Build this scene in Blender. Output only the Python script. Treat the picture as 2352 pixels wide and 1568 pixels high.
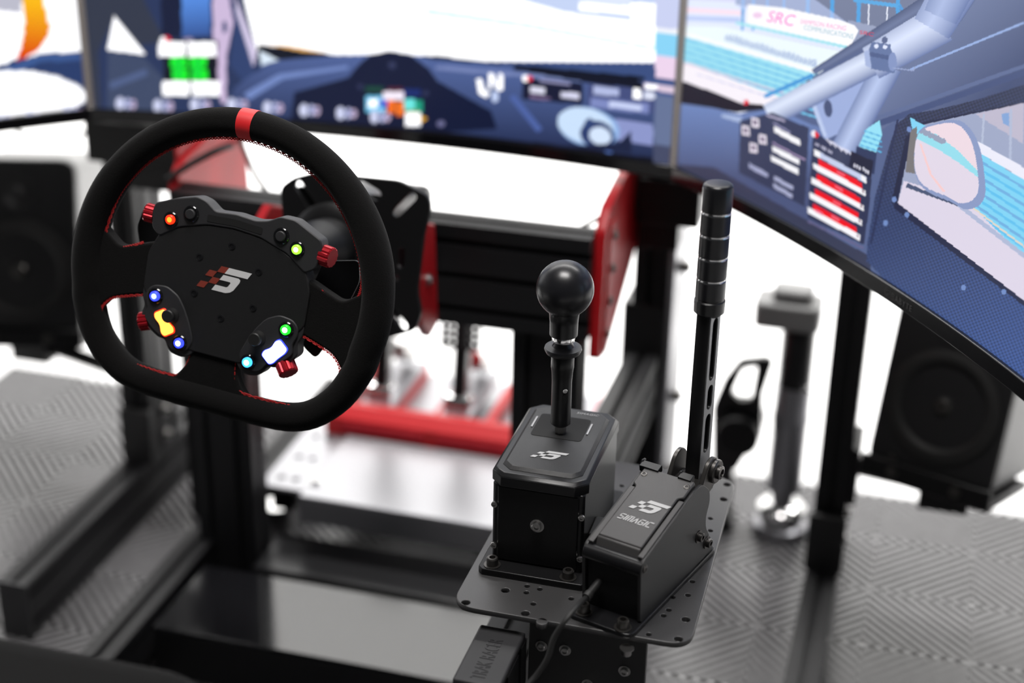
import bpy, bmesh, math, random
import numpy as np
from mathutils import Matrix, Vector
for _o in list(bpy.data.objects): bpy.data.objects.remove(_o)
SC = bpy.context.scene
COL = SC.collection
# ---------------------------------------------------------------- camera
IW, IH = 2352, 1568
FPX = 3650.0
PITCH, YAW, ROLL = math.radians(24.63), math.radians(15.17), math.radians(1.12)
CAM = np.array([0.0, 0.0, 1.2])
def _cam_axes():
    f = np.array([-math.sin(YAW)*math.cos(PITCH), math.cos(YAW)*math.cos(PITCH), -math.sin(PITCH)])
    r = np.array([math.cos(YAW), math.sin(YAW), 0.0]); u = np.cross(r, f)
    c, s = math.cos(ROLL), math.sin(ROLL)
    return np.array([c*r+s*u, -s*r+c*u, f])
CM = _cam_axes()
cam_data = bpy.data.cameras.new('camera')
cam = bpy.data.objects.new('camera', cam_data); COL.objects.link(cam)
cam_data.sensor_width = 36.0; cam_data.lens = FPX/IW*36.0
cam_data.clip_start = 0.02; cam_data.clip_end = 60
_m = Matrix.Identity(4)
for i in range(3):
    _m[i][0], _m[i][1], _m[i][2], _m[i][3] = CM[0][i], CM[1][i], -CM[2][i], CAM[i]
cam.matrix_world = _m
cam_data.dof.use_dof = True
cam_data.dof.focus_distance = 1.34
cam_data.dof.aperture_fstop = 2.3
SC.camera = cam
# ---------------------------------------------------------------- light and exposure
SC.view_settings.view_transform = 'Standard'
SC.view_settings.look = 'None'
SC.view_settings.gamma = 1.0
SC.view_settings.exposure = 0.0
SC.view_settings.use_curve_mapping = False
world = bpy.data.worlds.new('world'); SC.world = world
world.use_nodes = True
world.node_tree.nodes['Background'].inputs[0].default_value = (0.9, 0.95, 1.0, 1)
world.node_tree.nodes['Background'].inputs[1].default_value = 0.05
def area(name, loc, target, sx, sy, power, col=(1, 1, 1), spread=180):
    d = bpy.data.lights.new(name, 'AREA'); d.shape = 'RECTANGLE'; d.size = sx; d.size_y = sy
    d.energy = power; d.color = col; d.spread = math.radians(spread)
    o = bpy.data.objects.new(name, d); COL.objects.link(o); o.location = loc
    o.rotation_euler = (Vector(target)-Vector(loc)).to_track_quat('-Z', 'Y').to_euler()
    return o
area('wall_washer_lamp', (-0.8, 2.75, 2.7), (-0.8, 3.7, 0.7), 5.0, 0.35, 230, (1.0, 0.985, 0.97), 150)
area('ceiling_lamp', (-0.32, 0.80, 2.75), (-0.32, 0.95, 0), 1.0, 0.6, 52, (1.0, 0.97, 0.95))
# ---------------------------------------------------------------- pixel helpers (photograph px -> point on a known plane)
def ray(u, v): return np.array([(u-IW/2)/FPX, -(v-IH/2)/FPX, 1.0]) @ CM
def at(u, v, x=None, y=None, z=None):
    r = ray(u, v)
    t = (x-CAM[0])/r[0] if x is not None else (y-CAM[1])/r[1] if y is not None else (z-CAM[2])/r[2]
    return CAM+t*r
def project(P):
    c = (np.asarray(P, float)-CAM) @ CM.T
    return IW/2+FPX*c[:, 0]/c[:, 2], IH/2-FPX*c[:, 1]/c[:, 2]
# ---------------------------------------------------------------- materials
MATS = {}
def mat(name, col, rough=0.5, metal=0.0, grain=0.0, gscale=400, bump=0.0, spec=0.5, emit=None, estr=0, sheen=0.0, coat=0.0, aniso=0):
    m = bpy.data.materials.new(name); m.use_nodes = True
    nt = m.node_tree; b = nt.nodes['Principled BSDF']
    b.inputs['Base Color'].default_value = (*col, 1); b.inputs['Roughness'].default_value = rough
    b.inputs['Metallic'].default_value = metal; b.inputs['Specular IOR Level'].default_value = spec
    b.inputs['Sheen Weight'].default_value = sheen; b.inputs['Coat Weight'].default_value = coat
    if emit:
        b.inputs['Emission Color'].default_value = (*emit, 1); b.inputs['Emission Strength'].default_value = estr
    if grain or bump:
        tc = nt.nodes.new('ShaderNodeTexCoord'); no = nt.nodes.new('ShaderNodeTexNoise')
        no.inputs['Scale'].default_value = gscale; no.inputs['Detail'].default_value = 3
        nt.links.new(tc.outputs['Object'], no.inputs['Vector'])
        if grain:
            mr = nt.nodes.new('ShaderNodeMix'); mr.data_type = 'RGBA'
            mr.inputs[6].default_value = (*[c*(1-grain) for c in col], 1); mr.inputs[7].default_value = (*[min(1, c*(1+grain)) for c in col], 1)
            nt.links.new(no.outputs['Fac'], mr.inputs[0]); nt.links.new(mr.outputs[2], b.inputs['Base Color'])
        if bump:
            bp = nt.nodes.new('ShaderNodeBump'); bp.inputs['Strength'].default_value = bump; bp.inputs['Distance'].default_value = 0.0006
            nt.links.new(no.outputs['Fac'], bp.inputs['Height']); nt.links.new(bp.outputs['Normal'], b.inputs['Normal'])
    MATS[name] = m
    return m
mat('black_anodised', (0.006, 0.006, 0.0065), 0.38, 0.0, 0.2, 900, 0.05, 0.3)
mat('black_satin', (0.009, 0.009, 0.010), 0.28, 0.0, 0.2, 700, 0.04, 0.4)
mat('profile_black', (0.008, 0.008, 0.009), 0.45, 0.0, 0.2, 700, 0.03, 0.3)
mat('tile_gap', (0.006, 0.006, 0.006), 0.8)
mat('black_powder', (0.012, 0.012, 0.0125), 0.42, 0.0, 0.25, 2500, 0.35)
mat('grey_powder', (0.060, 0.058, 0.058), 0.42, 0.3, 0.25, 2500, 0.35)
mat('plate_metal', (0.075, 0.074, 0.075), 0.36, 0.5, 0.15, 1500, 0.08)
mat('black_plastic', (0.012, 0.012, 0.012), 0.5, 0.0, 0.2, 1500, 0.15)
mat('dark_plastic', (0.022, 0.022, 0.024), 0.55, 0.0, 0.2, 1800, 0.2)
mat('suede', (0.0050, 0.0048, 0.0047), 0.95, 0.0, 0.5, 900, 0.5, 0.12, sheen=0.04)
mat('seat_fabric', (0.004, 0.004, 0.004), 0.9, 0.0, 0.4, 900, 0.5, 0.2)
mat('red_leather', (0.66, 0.012, 0.016), 0.5)
mat('red_thread', (0.42, 0.008, 0.008), 0.8)
mat('red_anodised', (0.42, 0.012, 0.022), 0.3, 0.55)
mat('red_paint', (0.42, 0.008, 0.012), 0.42, 0.0, spec=0.3)
mat('red_mark', (0.25, 0.035, 0.02), 0.6)
mat('white_mark', (0.75, 0.75, 0.75), 0.6)
mat('silver_mark', (0.42, 0.42, 0.42), 0.5)
mat('dark_mark', (0.05, 0.05, 0.05), 0.4)
mat('chrome', (0.8, 0.8, 0.8), 0.12, 1.0)
mat('steel', (0.45, 0.44, 0.43), 0.3, 1.0, 0.1, 500)
mat('dark_steel', (0.10, 0.095, 0.09), 0.35, 0.9)
mat('aluminium_grey', (0.30, 0.30, 0.32), 0.35, 0.7)
mat('gloss_black', (0.006, 0.006, 0.007), 0.12)
mat('knob_black', (0.010, 0.010, 0.012), 0.30, 0.0, 0.2, 800, 0.03)
mat('deck_metal', (0.34, 0.34, 0.36), 0.30, 0.6, 0.1, 300)
mat('dark_void', (0.003, 0.003, 0.003), 0.8)
mat('rubber', (0.010, 0.010, 0.010), 0.6)
mat('cone_black', (0.010, 0.010, 0.011), 0.45)
mat('speaker_side', (0.16, 0.16, 0.16), 0.4, 0.0, 0.2, 300)
mat('lever_grey', (0.20, 0.20, 0.205), 0.4, 0.2)
mat('bezel_lit_edge', (0.30, 0.27, 0.25), 0.4)  # lightened colour stands in for neighbouring screen light caught by the bezel edges
mat('gold', (0.5, 0.38, 0.12), 0.35, 0.9)
mat('tile_grey', (0.145, 0.142, 0.147), 0.25, 0.0, 0.25, 40, 0.0, 0.75)
mat('wall_white', (0.86, 0.86, 0.85), 0.8, 0.0, 0.01, 3)
mat('wall_grey', (0.25, 0.25, 0.25), 0.8, 0.0, 0.01, 3)
mat('ceiling_grey', (0.06, 0.06, 0.06), 0.8, 0.0, 0.01, 3)
mat('floor_white', (0.80, 0.80, 0.80), 0.55, 0.0, 0.02, 4)
mat('led_red', (0.2, 0.01, 0.01), 0.3, emit=(1, 0.03, 0.005), estr=1.6)
mat('led_red_core', (0.2, 0.05, 0.01), 0.3, emit=(1, 0.25, 0.02), estr=2.5)
mat('led_lime', (0.1, 0.2, 0.02), 0.3, emit=(0.25, 1, 0.03), estr=2.2)
mat('led_lime_core', (0.1, 0.2, 0.02), 0.3, emit=(0.9, 1, 0.35), estr=3)
mat('led_blue', (0.02, 0.02, 0.3), 0.3, emit=(0.03, 0.05, 1), estr=2.4)
mat('led_blue_core', (0.1, 0.1, 0.3), 0.3, emit=(0.35, 0.55, 1), estr=3)
mat('led_green', (0.02, 0.2, 0.02), 0.3, emit=(0.01, 1, 0.02), estr=2)
mat('led_cyan', (0.02, 0.1, 0.3), 0.3, emit=(0.05, 0.45, 1), estr=2.2)
mat('led_white_core', (0.3, 0.3, 0.3), 0.3, emit=(0.85, 0.95, 1), estr=4)
mat('led_orange', (0.3, 0.1, 0.02), 0.3, emit=(1, 0.42, 0.06), estr=2.6)
# screens: the picture they show is stored per vertex
_sm = bpy.data.materials.new('screen_picture'); _sm.use_nodes = True
_nt = _sm.node_tree; _b = _nt.nodes['Principled BSDF']
_b.inputs['Base Color'].default_value = (0.004, 0.004, 0.004, 1); _b.inputs['Roughness'].default_value = 0.35
_a = _nt.nodes.new('ShaderNodeAttribute'); _a.attribute_name = 'picture'
_nt.links.new(_a.outputs['Color'], _b.inputs['Emission Color']); _b.inputs['Emission Strength'].default_value = 1.0
MATS['screen_picture'] = _sm
def emat(name, srgb, s=1.0):
    lin = tuple((c/255/12.92 if c/255 < 0.04045 else ((c/255+0.055)/1.055)**2.4) for c in srgb)
    return mat(name, (0.004, 0.004, 0.004), 0.35, emit=lin, estr=s)
emat('px_magenta', (246, 110, 205)); emat('px_pink', (248, 150, 205)); emat('px_teal', (150, 190, 205))
emat('px_red', (215, 50, 80)); emat('px_white', (245, 245, 255), 1.1); emat('px_blue', (70, 110, 190))
# ---------------------------------------------------------------- mesh helpers
def smooth(me, ang=35):
    me.polygons.foreach_set('use_smooth', [True]*len(me.polygons))
    try: me.set_sharp_from_angle(angle=math.radians(ang))
    except Exception: pass
def mesh_obj(name, me, m, parent=None, world_coords=True, bevel=0, bseg=2, sm=35):
    me.name = name
    me.materials.clear()
    me.materials.append(MATS[m] if isinstance(m, str) else m)
    if sm: smooth(me, sm)
    o = bpy.data.objects.new(name, me); COL.objects.link(o)
    if bevel:
        b = o.modifiers.new('bevel', 'BEVEL'); b.width = bevel; b.segments = bseg; b.limit_method = 'ANGLE'; b.angle_limit = math.radians(35)
        b.harden_normals = False
    if parent is not None:
        o.parent = parent
        if world_coords and parent.parent is None and parent.type == 'EMPTY':
            o.matrix_parent_inverse = parent.matrix_basis.inverted()
    return o
def tag(o, label=None, cat=None, group=None, kind=None):
    if label: o['label'] = label
    if cat: o['category'] = cat
    if group: o['group'] = group
    if kind: o['kind'] = kind
    return o
def thing(name, label, cat, loc=(0, 0, 0), mtx=None, group=None):
    o = bpy.data.objects.new(name, None); COL.objects.link(o); o.empty_display_size = 0.05
    if mtx is not None: o.matrix_basis = mtx
    else: o.matrix_basis = Matrix.Translation(loc)
    return tag(o, label, cat, group)
def V(*a): return Vector(a)
class B:
    """a bmesh being collected; T is applied to all that is added"""
    def __init__(s, T=None): s.bm = bmesh.new(); s.T = T or Matrix.Identity(4)
    def v(s, p): return s.bm.verts.new(s.T @ Vector(p))
    def f(s, vs):
        try: return s.bm.faces.new(vs)
        except ValueError: return None
    def box(s, lo, hi, M=None):
        M = M or Matrix.Identity(4)
        q = [s.v(M @ Vector((x, y, z))) for z in (lo[2], hi[2]) for x, y in ((lo[0], lo[1]), (hi[0], lo[1]), (hi[0], hi[1]), (lo[0], hi[1]))]
        for a in ((3, 2, 1, 0), (4, 5, 6, 7), (0, 1, 5, 4), (1, 2, 6, 5), (2, 3, 7, 6), (3, 0, 4, 7)): s.f([q[i] for i in a])
        return s
    def prism(s, poly, h0, h1, M=None, top=None):
        """poly in xy extruded along z; top = polygon of the upper face if different"""
        M = M or Matrix.Identity(4); top = top or poly; n = len(poly)
        a = [s.v(M @ Vector((p[0], p[1], h0))) for p in poly]; b = [s.v(M @ Vector((p[0], p[1], h1))) for p in top]
        s.f(a[::-1]); s.f(b)
        for i in range(n): s.f([a[i], a[(i+1) % n], b[(i+1) % n], b[i]])
        return s
    def lathe(s, prof, seg=24, M=None, cap=True):
        """prof: (radius, height) list revolved about z"""
        M = M or Matrix.Identity(4); rings = []
        for r, h in prof:
            if r < 1e-6: rings.append([s.v(M @ Vector((0, 0, h)))])
            else: rings.append([s.v(M @ Vector((r*math.cos(2*math.pi*k/seg), r*math.sin(2*math.pi*k/seg), h))) for k in range(seg)])
        for a, b in zip(rings, rings[1:]):
            for k in range(seg):
                k2 = (k+1) % seg
                if len(a) == 1 and len(b) == 1: continue
                if len(a) == 1: s.f([a[0], b[k2], b[k]])
                elif len(b) == 1: s.f([a[k], a[k2], b[0]])
                else: s.f([a[k], a[k2], b[k2], b[k]])
        if cap:
            if len(rings[0]) > 1: s.f(rings[0][::-1])
            if len(rings[-1]) > 1: s.f(rings[-1])
        return s
    def cyl(s, p0, p1, r0, r1=None, seg=16):
        p0, p1 = Vector(p0), Vector(p1); d = p1-p0
        M = Matrix.Translation(p0) @ d.to_track_quat('Z', 'Y').to_matrix().to_4x4()
        return s.lathe([(r0, 0), (r1 if r1 is not None else r0, d.length)], seg, M)
    def tube(s, pts, r, seg=8, closed=False, rz=None):
        pts = [Vector(p) for p in pts]; n = len(pts); rings = []; nrm = None
        for i, p in enumerate(pts):
            if closed: t = (pts[(i+1) % n]-pts[i-1])
            else: t = pts[min(i+1, n-1)]-pts[max(i-1, 0)]
            t.normalize()
            if nrm is None:
                ref = Vector((0, 0, 1)) if abs(t.z) < 0.9 else Vector((1, 0, 0))
                nrm = (ref-t*ref.dot(t)).normalized()
            else:
                nrm = (nrm-t*nrm.dot(t)).normalized()
            bn = t.cross(nrm)
            rr = r[i] if isinstance(r, (list, tuple)) else r
            r2 = rz[i] if isinstance(rz, (list, tuple)) else (rz or rr)
            rings.append([s.v(p+nrm*math.cos(2*math.pi*k/seg)*r2+bn*math.sin(2*math.pi*k/seg)*rr) for k in range(seg)])
        m = n if closed else n-1
        for i in range(m):
            a, b = rings[i], rings[(i+1) % n]
            for k in range(seg): s.f([a[k], a[(k+1) % seg], b[(k+1) % seg], b[k]])
        if not closed: s.f(rings[0][::-1]); s.f(rings[-1])
        return s
    def done(s, name, m, parent=None, bevel=0, bseg=2, sm=35):
        bmesh.ops.recalc_face_normals(s.bm, faces=s.bm.faces)
        me = bpy.data.meshes.new(name); s.bm.to_mesh(me); s.bm.free()
        return mesh_obj(name, me, m, parent, True, bevel, bseg, sm)
def from_curve(cd, M):
    o = bpy.data.objects.new('tmp', cd); COL.objects.link(o)
    bpy.context.view_layer.update()
    me = bpy.data.meshes.new_from_object(o.evaluated_get(bpy.context.evaluated_depsgraph_get()))
    bpy.data.objects.remove(o); bpy.data.curves.remove(cd)
    me.transform(M)
    return me
def plate_mesh(outline, holes, th, M=None, bev=0.0):
    """flat plate with real holes: outline and holes are closed 2d polygons, thickness centred on z=0"""
    cd = bpy.data.curves.new('plate', 'CURVE'); cd.dimensions = '2D'; cd.fill_mode = 'BOTH'; cd.extrude = th/2-bev; cd.bevel_depth = bev; cd.bevel_resolution = 1
    for poly in [outline]+list(holes):
        sp = cd.splines.new('POLY'); sp.points.add(len(poly)-1); sp.use_cyclic_u = True
        for q, p in zip(sp.points, poly): q.co = (p[0], p[1], 0, 1)
    return from_curve(cd, M or Matrix.Identity(4))
def text_mesh(body, size, M, ext=0.0002, align='CENTER', shear=0.0, space=1.0):
    cd = bpy.data.curves.new('text', 'FONT'); cd.body = body; cd.size = size; cd.extrude = ext; cd.align_x = align; cd.align_y = 'CENTER'; cd.shear = shear
    cd.space_character = space; cd.resolution_u = 3
    return from_curve(cd, M)
def circle(cx, cy, r, n=14): return [(cx+r*math.cos(2*math.pi*k/n), cy+r*math.sin(2*math.pi*k/n)) for k in range(n)]
def slot(p, q, r, n=7):
    a = math.atan2(q[1]-p[1], q[0]-p[0])
    return [(q[0]+r*math.cos(a-math.pi/2+math.pi*k/n), q[1]+r*math.sin(a-math.pi/2+math.pi*k/n)) for k in range(n+1)] + \
           [(p[0]+r*math.cos(a+math.pi/2+math.pi*k/n), p[1]+r*math.sin(a+math.pi/2+math.pi*k/n)) for k in range(n+1)]
def rounded(poly, r, n=5):
    out = []; m = len(poly)
    for i in range(m):
        p = Vector(poly[i]); a = Vector(poly[i-1])-p; b = Vector(poly[(i+1) % m])-p
        rr = min(r, a.length*0.45, b.length*0.45)
        p0, p1 = p+a.normalized()*rr, p+b.normalized()*rr
        for k in range(n+1):
            t = k/n; q = p0*(1-t)**2+p*2*t*(1-t)+p1*t*t; out.append((q.x, q.y))
    return out
def frame(o, x, y):
    """matrix from origin and x, y axes"""
    x = Vector(x).normalized(); y = Vector(y); z = x.cross(y).normalized(); y = z.cross(x)
    return Matrix(((x[0], y[0], z[0], o[0]), (x[1], y[1], z[1], o[1]), (x[2], y[2], z[2], o[2]), (0, 0, 0, 1)))
def tslot_poly(w, h, g=0.0082, dp=0.008):
    """section of an aluminium profile, w x h in metres (multiples of 0.04), centred"""
    def side(L):
        n = max(1, round(L/0.04)); s = []
        for k in range(n):
            c = -L/2+L/n*(k+0.5)
            s += [(c-g/2, 0), (c-g/2, dp), (c+g/2, dp), (c+g/2, 0)]
        return s
    P = []
    P.append((-w/2, -h/2)); P += [(a, -h/2+d) for a, d in side(w)]
    P.append((w/2, -h/2)); P += [(w/2-d, a) for a, d in side(h)]
    P.append((w/2, h/2)); P += [(-a, h/2-d) for a, d in side(w)]
    P.append((-w/2, h/2)); P += [(-w/2+d, -a) for a, d in side(h)]
    return P
def profile(name, m, parent, c0, c1, w, h, wdir):
    """t-slot profile from c0 to c1; wdir = world direction of its width"""
    c0, c1 = Vector(c0), Vector(c1); zx = (c1-c0); L = zx.length
    z = zx.normalized(); x = Vector(wdir).normalized(); y = z.cross(x)
    M = Matrix(((x[0], y[0], z[0], c0[0]), (x[1], y[1], z[1], c0[1]), (x[2], y[2], z[2], c0[2]), (0, 0, 0, 1)))
    b = B(); b.prism(tslot_poly(w, h), 0, L, M)
    o = b.done(name, m, parent, sm=0)
    return o
def bolt(name, m, parent, M, r=0.004, h=0.004, washer=True):
    """socket head screw standing on z=0 of M"""
    b = B(M)
    if washer: b.lathe([(r*1.45, 0), (r*1.45, 0.0008)], 18)
    z0 = 0.0008 if washer else 0
    b.lathe([(r, z0), (r, z0+h*0.85), (r*0.85, z0+h), (r*0.52, z0+h), (r*0.5, z0+h*0.45), (0, z0+h*0.4)], 18)
    return b.done(name, m, parent)
def catmull(P, n=6, closed=True):
    out = []; m = len(P); rng = range(m) if closed else range(m-1)
    g = (lambda i: Vector(P[i % m])) if closed else (lambda i: Vector(P[max(0, min(m-1, i))]))
    for i in rng:
        a, b, c, d = g(i-1), g(i), g(i+1), g(i+2)
        for k in range(n):
            t = k/n
            out.append(0.5*((2*b)+(c-a)*t+(2*a-5*b+4*c-d)*t*t+(-a+3*b-3*c+d)*t**3))
    if not closed: out.append(Vector(P[-1]))
    return out
# ================================================================ setting
def quad_struct(name, lo, hi, m):
    o = B().box(lo, hi).done(name, m, sm=0); tag(o, kind='structure'); return o
floor = quad_struct('floor', (-3.4, -1.2, -0.05), (3.0, 3.7, -0.012), 'floor_white')
wb = quad_struct('wall_back', (-3.4, 3.7, -0.05), (3.0, 3.8, 3.0), 'wall_white')
wl = quad_struct('wall_left', (-3.5, -1.2, -0.05), (-3.4, 3.8, 3.0), 'wall_grey')
wr = quad_struct('wall_right', (3.0, -1.2, -0.05), (3.1, 3.8, 3.0), 'wall_grey')
ce = quad_struct('ceiling', (-3.5, -1.2, 3.0), (3.1, 3.8, 3.1), 'ceiling_grey')
# ribbed plastic tiles: square blocks, ribs at 45 degrees that turn from block to block
TP, TX0, TY1, NX, NY = 0.1345, -1.4825, 2.1665, 18, 16
def clip_square(poly, h):
    for ax, sg in ((0, 1), (0, -1), (1, 1), (1, -1)):
        out = []
        for i in range(len(poly)):
            p, q = poly[i-1], poly[i]; dp, dq = h-sg*p[ax], h-sg*q[ax]
            if dp*dq < 0:
                t = dp/(dp-dq); out.append((p[0]+(q[0]-p[0])*t, p[1]+(q[1]-p[1])*t))
            if dq >= 0: out.append(q)
        poly = out
        if len(poly) < 3: return None
    return poly
def tile_mesh():
    h = TP/2-0.00005; b = B()
    b.box((-h, -h, -0.012), (h, h, -0.0085))
    nb = 6
    n = 15; pit = TP*math.sqrt(2)/n; c = math.sqrt(0.5)
    for k in range(n):
        o = -TP/math.sqrt(2)+pit*(k+0.5)
        def strip(wd):
            L = 1.0; s = []
            for a, t in ((-wd, -L), (wd, -L), (wd, L), (-wd, L)):
                d = o+a; s.append((d*c-t*c, d*c+t*c))
            return clip_square(s, h)
        lo_, hi_ = strip(pit*0.33), strip(pit*0.25)
        if not lo_ or not hi_: continue
        if len(lo_) != len(hi_): lo_ = hi_
        b.prism(lo_, -0.0085, 0.0, top=hi_)
    bmesh.ops.recalc_face_normals(b.bm, faces=b.bm.faces)
    me = bpy.data.meshes.new('tile'); b.bm.to_mesh(me); b.bm.free(); me.materials.append(MATS['tile_grey']); me.materials.append(MATS['tile_gap'])
    for k in range(nb): me.polygons[k].material_index = 1
    return me
_tm = tile_mesh()
for j in range(NY):
    for i in range(NX):
        o = bpy.data.objects.new('tile', _tm); COL.objects.link(o)
        o.location = (TX0+TP*(i+0.5), TY1-TP*(j+0.5), 0); o.rotation_euler = (0, 0, math.pi/2*((i+j+1) % 2)); o.parent = floor
# ================================================================ screens
MW, SAG, ZB, ZT, LIP = 0.713, 0.034, 0.630, 1.050, 0.016
def lin(c):
    c = np.asarray(c, float)/255.0
    return np.where(c < 0.04045, c/12.92, ((np.maximum(c, 0)+0.055)/1.055)**2.4)
class Picture:
    """colours of the shown picture, evaluated at the screen's vertices (given as photograph px)"""
    def __init__(s, U, Vv, base): s.U, s.V = U, Vv; s.c = np.tile(lin(base), (len(U), 1))
    def inside(s, poly):
        P = np.asarray(poly, float); lo, hi = P.min(0), P.max(0)
        idx = np.nonzero((s.U >= lo[0]) & (s.U <= hi[0]) & (s.V >= lo[1]) & (s.V <= hi[1]))[0]
        u, v = s.U[idx], s.V[idx]; r = np.zeros(len(idx), bool); Q = np.roll(P, 1, 0)
        for (x1, y1), (x2, y2) in zip(P, Q):
            if y1 == y2: continue
            r ^= ((y1 > v) != (y2 > v)) & (u < (x2-x1)*(v-y1)/(y2-y1)+x1)
        return idx[r]
    def put(s, idx, col, a=1.0):
        s.c[idx] = s.c[idx]*(1-a)+lin(col)*a
    def fill(s, poly, col, a=1.0): s.put(s.inside(poly), col, a)
    def grad(s, poly, c0, c1, p0, p1):
        i = s.inside(poly); d = np.subtract(p1, p0).astype(float)
        t = np.clip(((s.U[i]-p0[0])*d[0]+(s.V[i]-p0[1])*d[1])/(d@d), 0, 1)[:, None]
        s.c[i] = lin(c0)*(1-t)+lin(c1)*t
    def rod(s, p, q, r0, r1, edge, mid, bias=-0.25):
        """shaded tube between two points"""
        d = np.subtract(q, p).astype(float); L = d@d
        t = ((s.U-p[0])*d[0]+(s.V-p[1])*d[1])/L
        n = ((s.U-p[0])*(-d[1])+(s.V-p[1])*d[0])/math.sqrt(L); r = r0+(r1-r0)*t
        k = np.nonzero((t >= 0) & (t <= 1) & (np.abs(n) <= r))[0]
        x = n[k]/r[k]; w = np.clip(1-np.abs(x-bias)/(1+abs(bias)), 0, 1)[:, None]**0.8
        s.c[k] = lin(edge)*(1-w)+lin(mid)*w
    def line(s, p, q, w, col, a=1.0):
        d = np.subtract(q, p).astype(float); n = np.array([-d[1], d[0]])/np.hypot(*d)*w/2
        s.fill([np.add(p, n), np.add(q, n), np.subtract(q, n), np.subtract(p, n)], col, a)
    def blob(s, c, rx, ry, col, a=1.0, ang=0.0):
        ca, sa = math.cos(ang), math.sin(ang); x, y = s.U-c[0], s.V-c[1]
        s.put(np.nonzero(((x*ca+y*sa)/rx)**2+((-x*sa+y*ca)/ry)**2 <= 1)[0], col, a)
WH = (292, 292, 295)          # over-exposed white
def rnd_rect(x0, y0, x1, y1): return [(x0, y0), (x1, y0), (x1, y1), (x0, y1)]
def icons(P, pts, s=1.0):
    for x, y in pts:
        P.blob((x-8*s, y), 10*s, 15*s, (215, 220, 250)); P.blob((x+10*s, y), 7*s, 13*s, (190, 195, 235)); P.blob((x+22*s, y+1), 7*s, 11*s, (205, 185, 215))
        P.fill(rnd_rect(x-2*s, y-3*s, x+26*s, y+2*s), (90, 100, 150))
def paint_left(P):
    P.fill([(-5000, -5000), (1200, -5000), (1200, 130), (-5000, 160)], WH)
    P.fill([(-5000, 330), (-5000, 168), (0, 152), (90, 124), (205, 116), (420, 112), (420, 330)], (42, 62, 108))
    P.fill([(-5000, 260), (0, 160), (90, 126), (205, 124), (205, 138), (95, 142), (0, 180)], (62, 92, 150))
    P.fill([(-900, 380), (-900, 330), (-500, 230), (-200, 180), (-60, 165), (0, 162), (70, 163), (130, 175), (180, 196), (198, 215), (196, 232), (170, 248), (90, 262), (0, 272)], WH)
    P.fill([(-5000, 900), (-300, 305), (0, 270), (90, 260), (170, 247), (205, 238), (420, 225), (420, 340), (-5000, 1500)], (22, 24, 44))
    icons(P, [(-80, 285), (5, 277), (75, 270), (162, 257)])
    P.fill([(-420, -120), (44, -120), (54, 0), (52, 70), (40, 125), (15, 148), (-60, 158), (-300, 170), (-420, 100)], WH)
    P.fill([(-400, -40), (50, -40), (50, 30), (0, 24), (-400, 60)], (190, 190, 205))
    P.grad([(52, -40), (90, -30), (108, 30), (115, 65), (112, 82), (88, 115), (60, 132), (36, 141), (48, 110), (56, 70)], (255, 190, 20), (225, 70, 5), (80, 0), (70, 130))
    P.fill([(190, -1400), (420, -1400), (420, 330), (200, 330), (213, 60)], (38, 46, 66))
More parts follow.
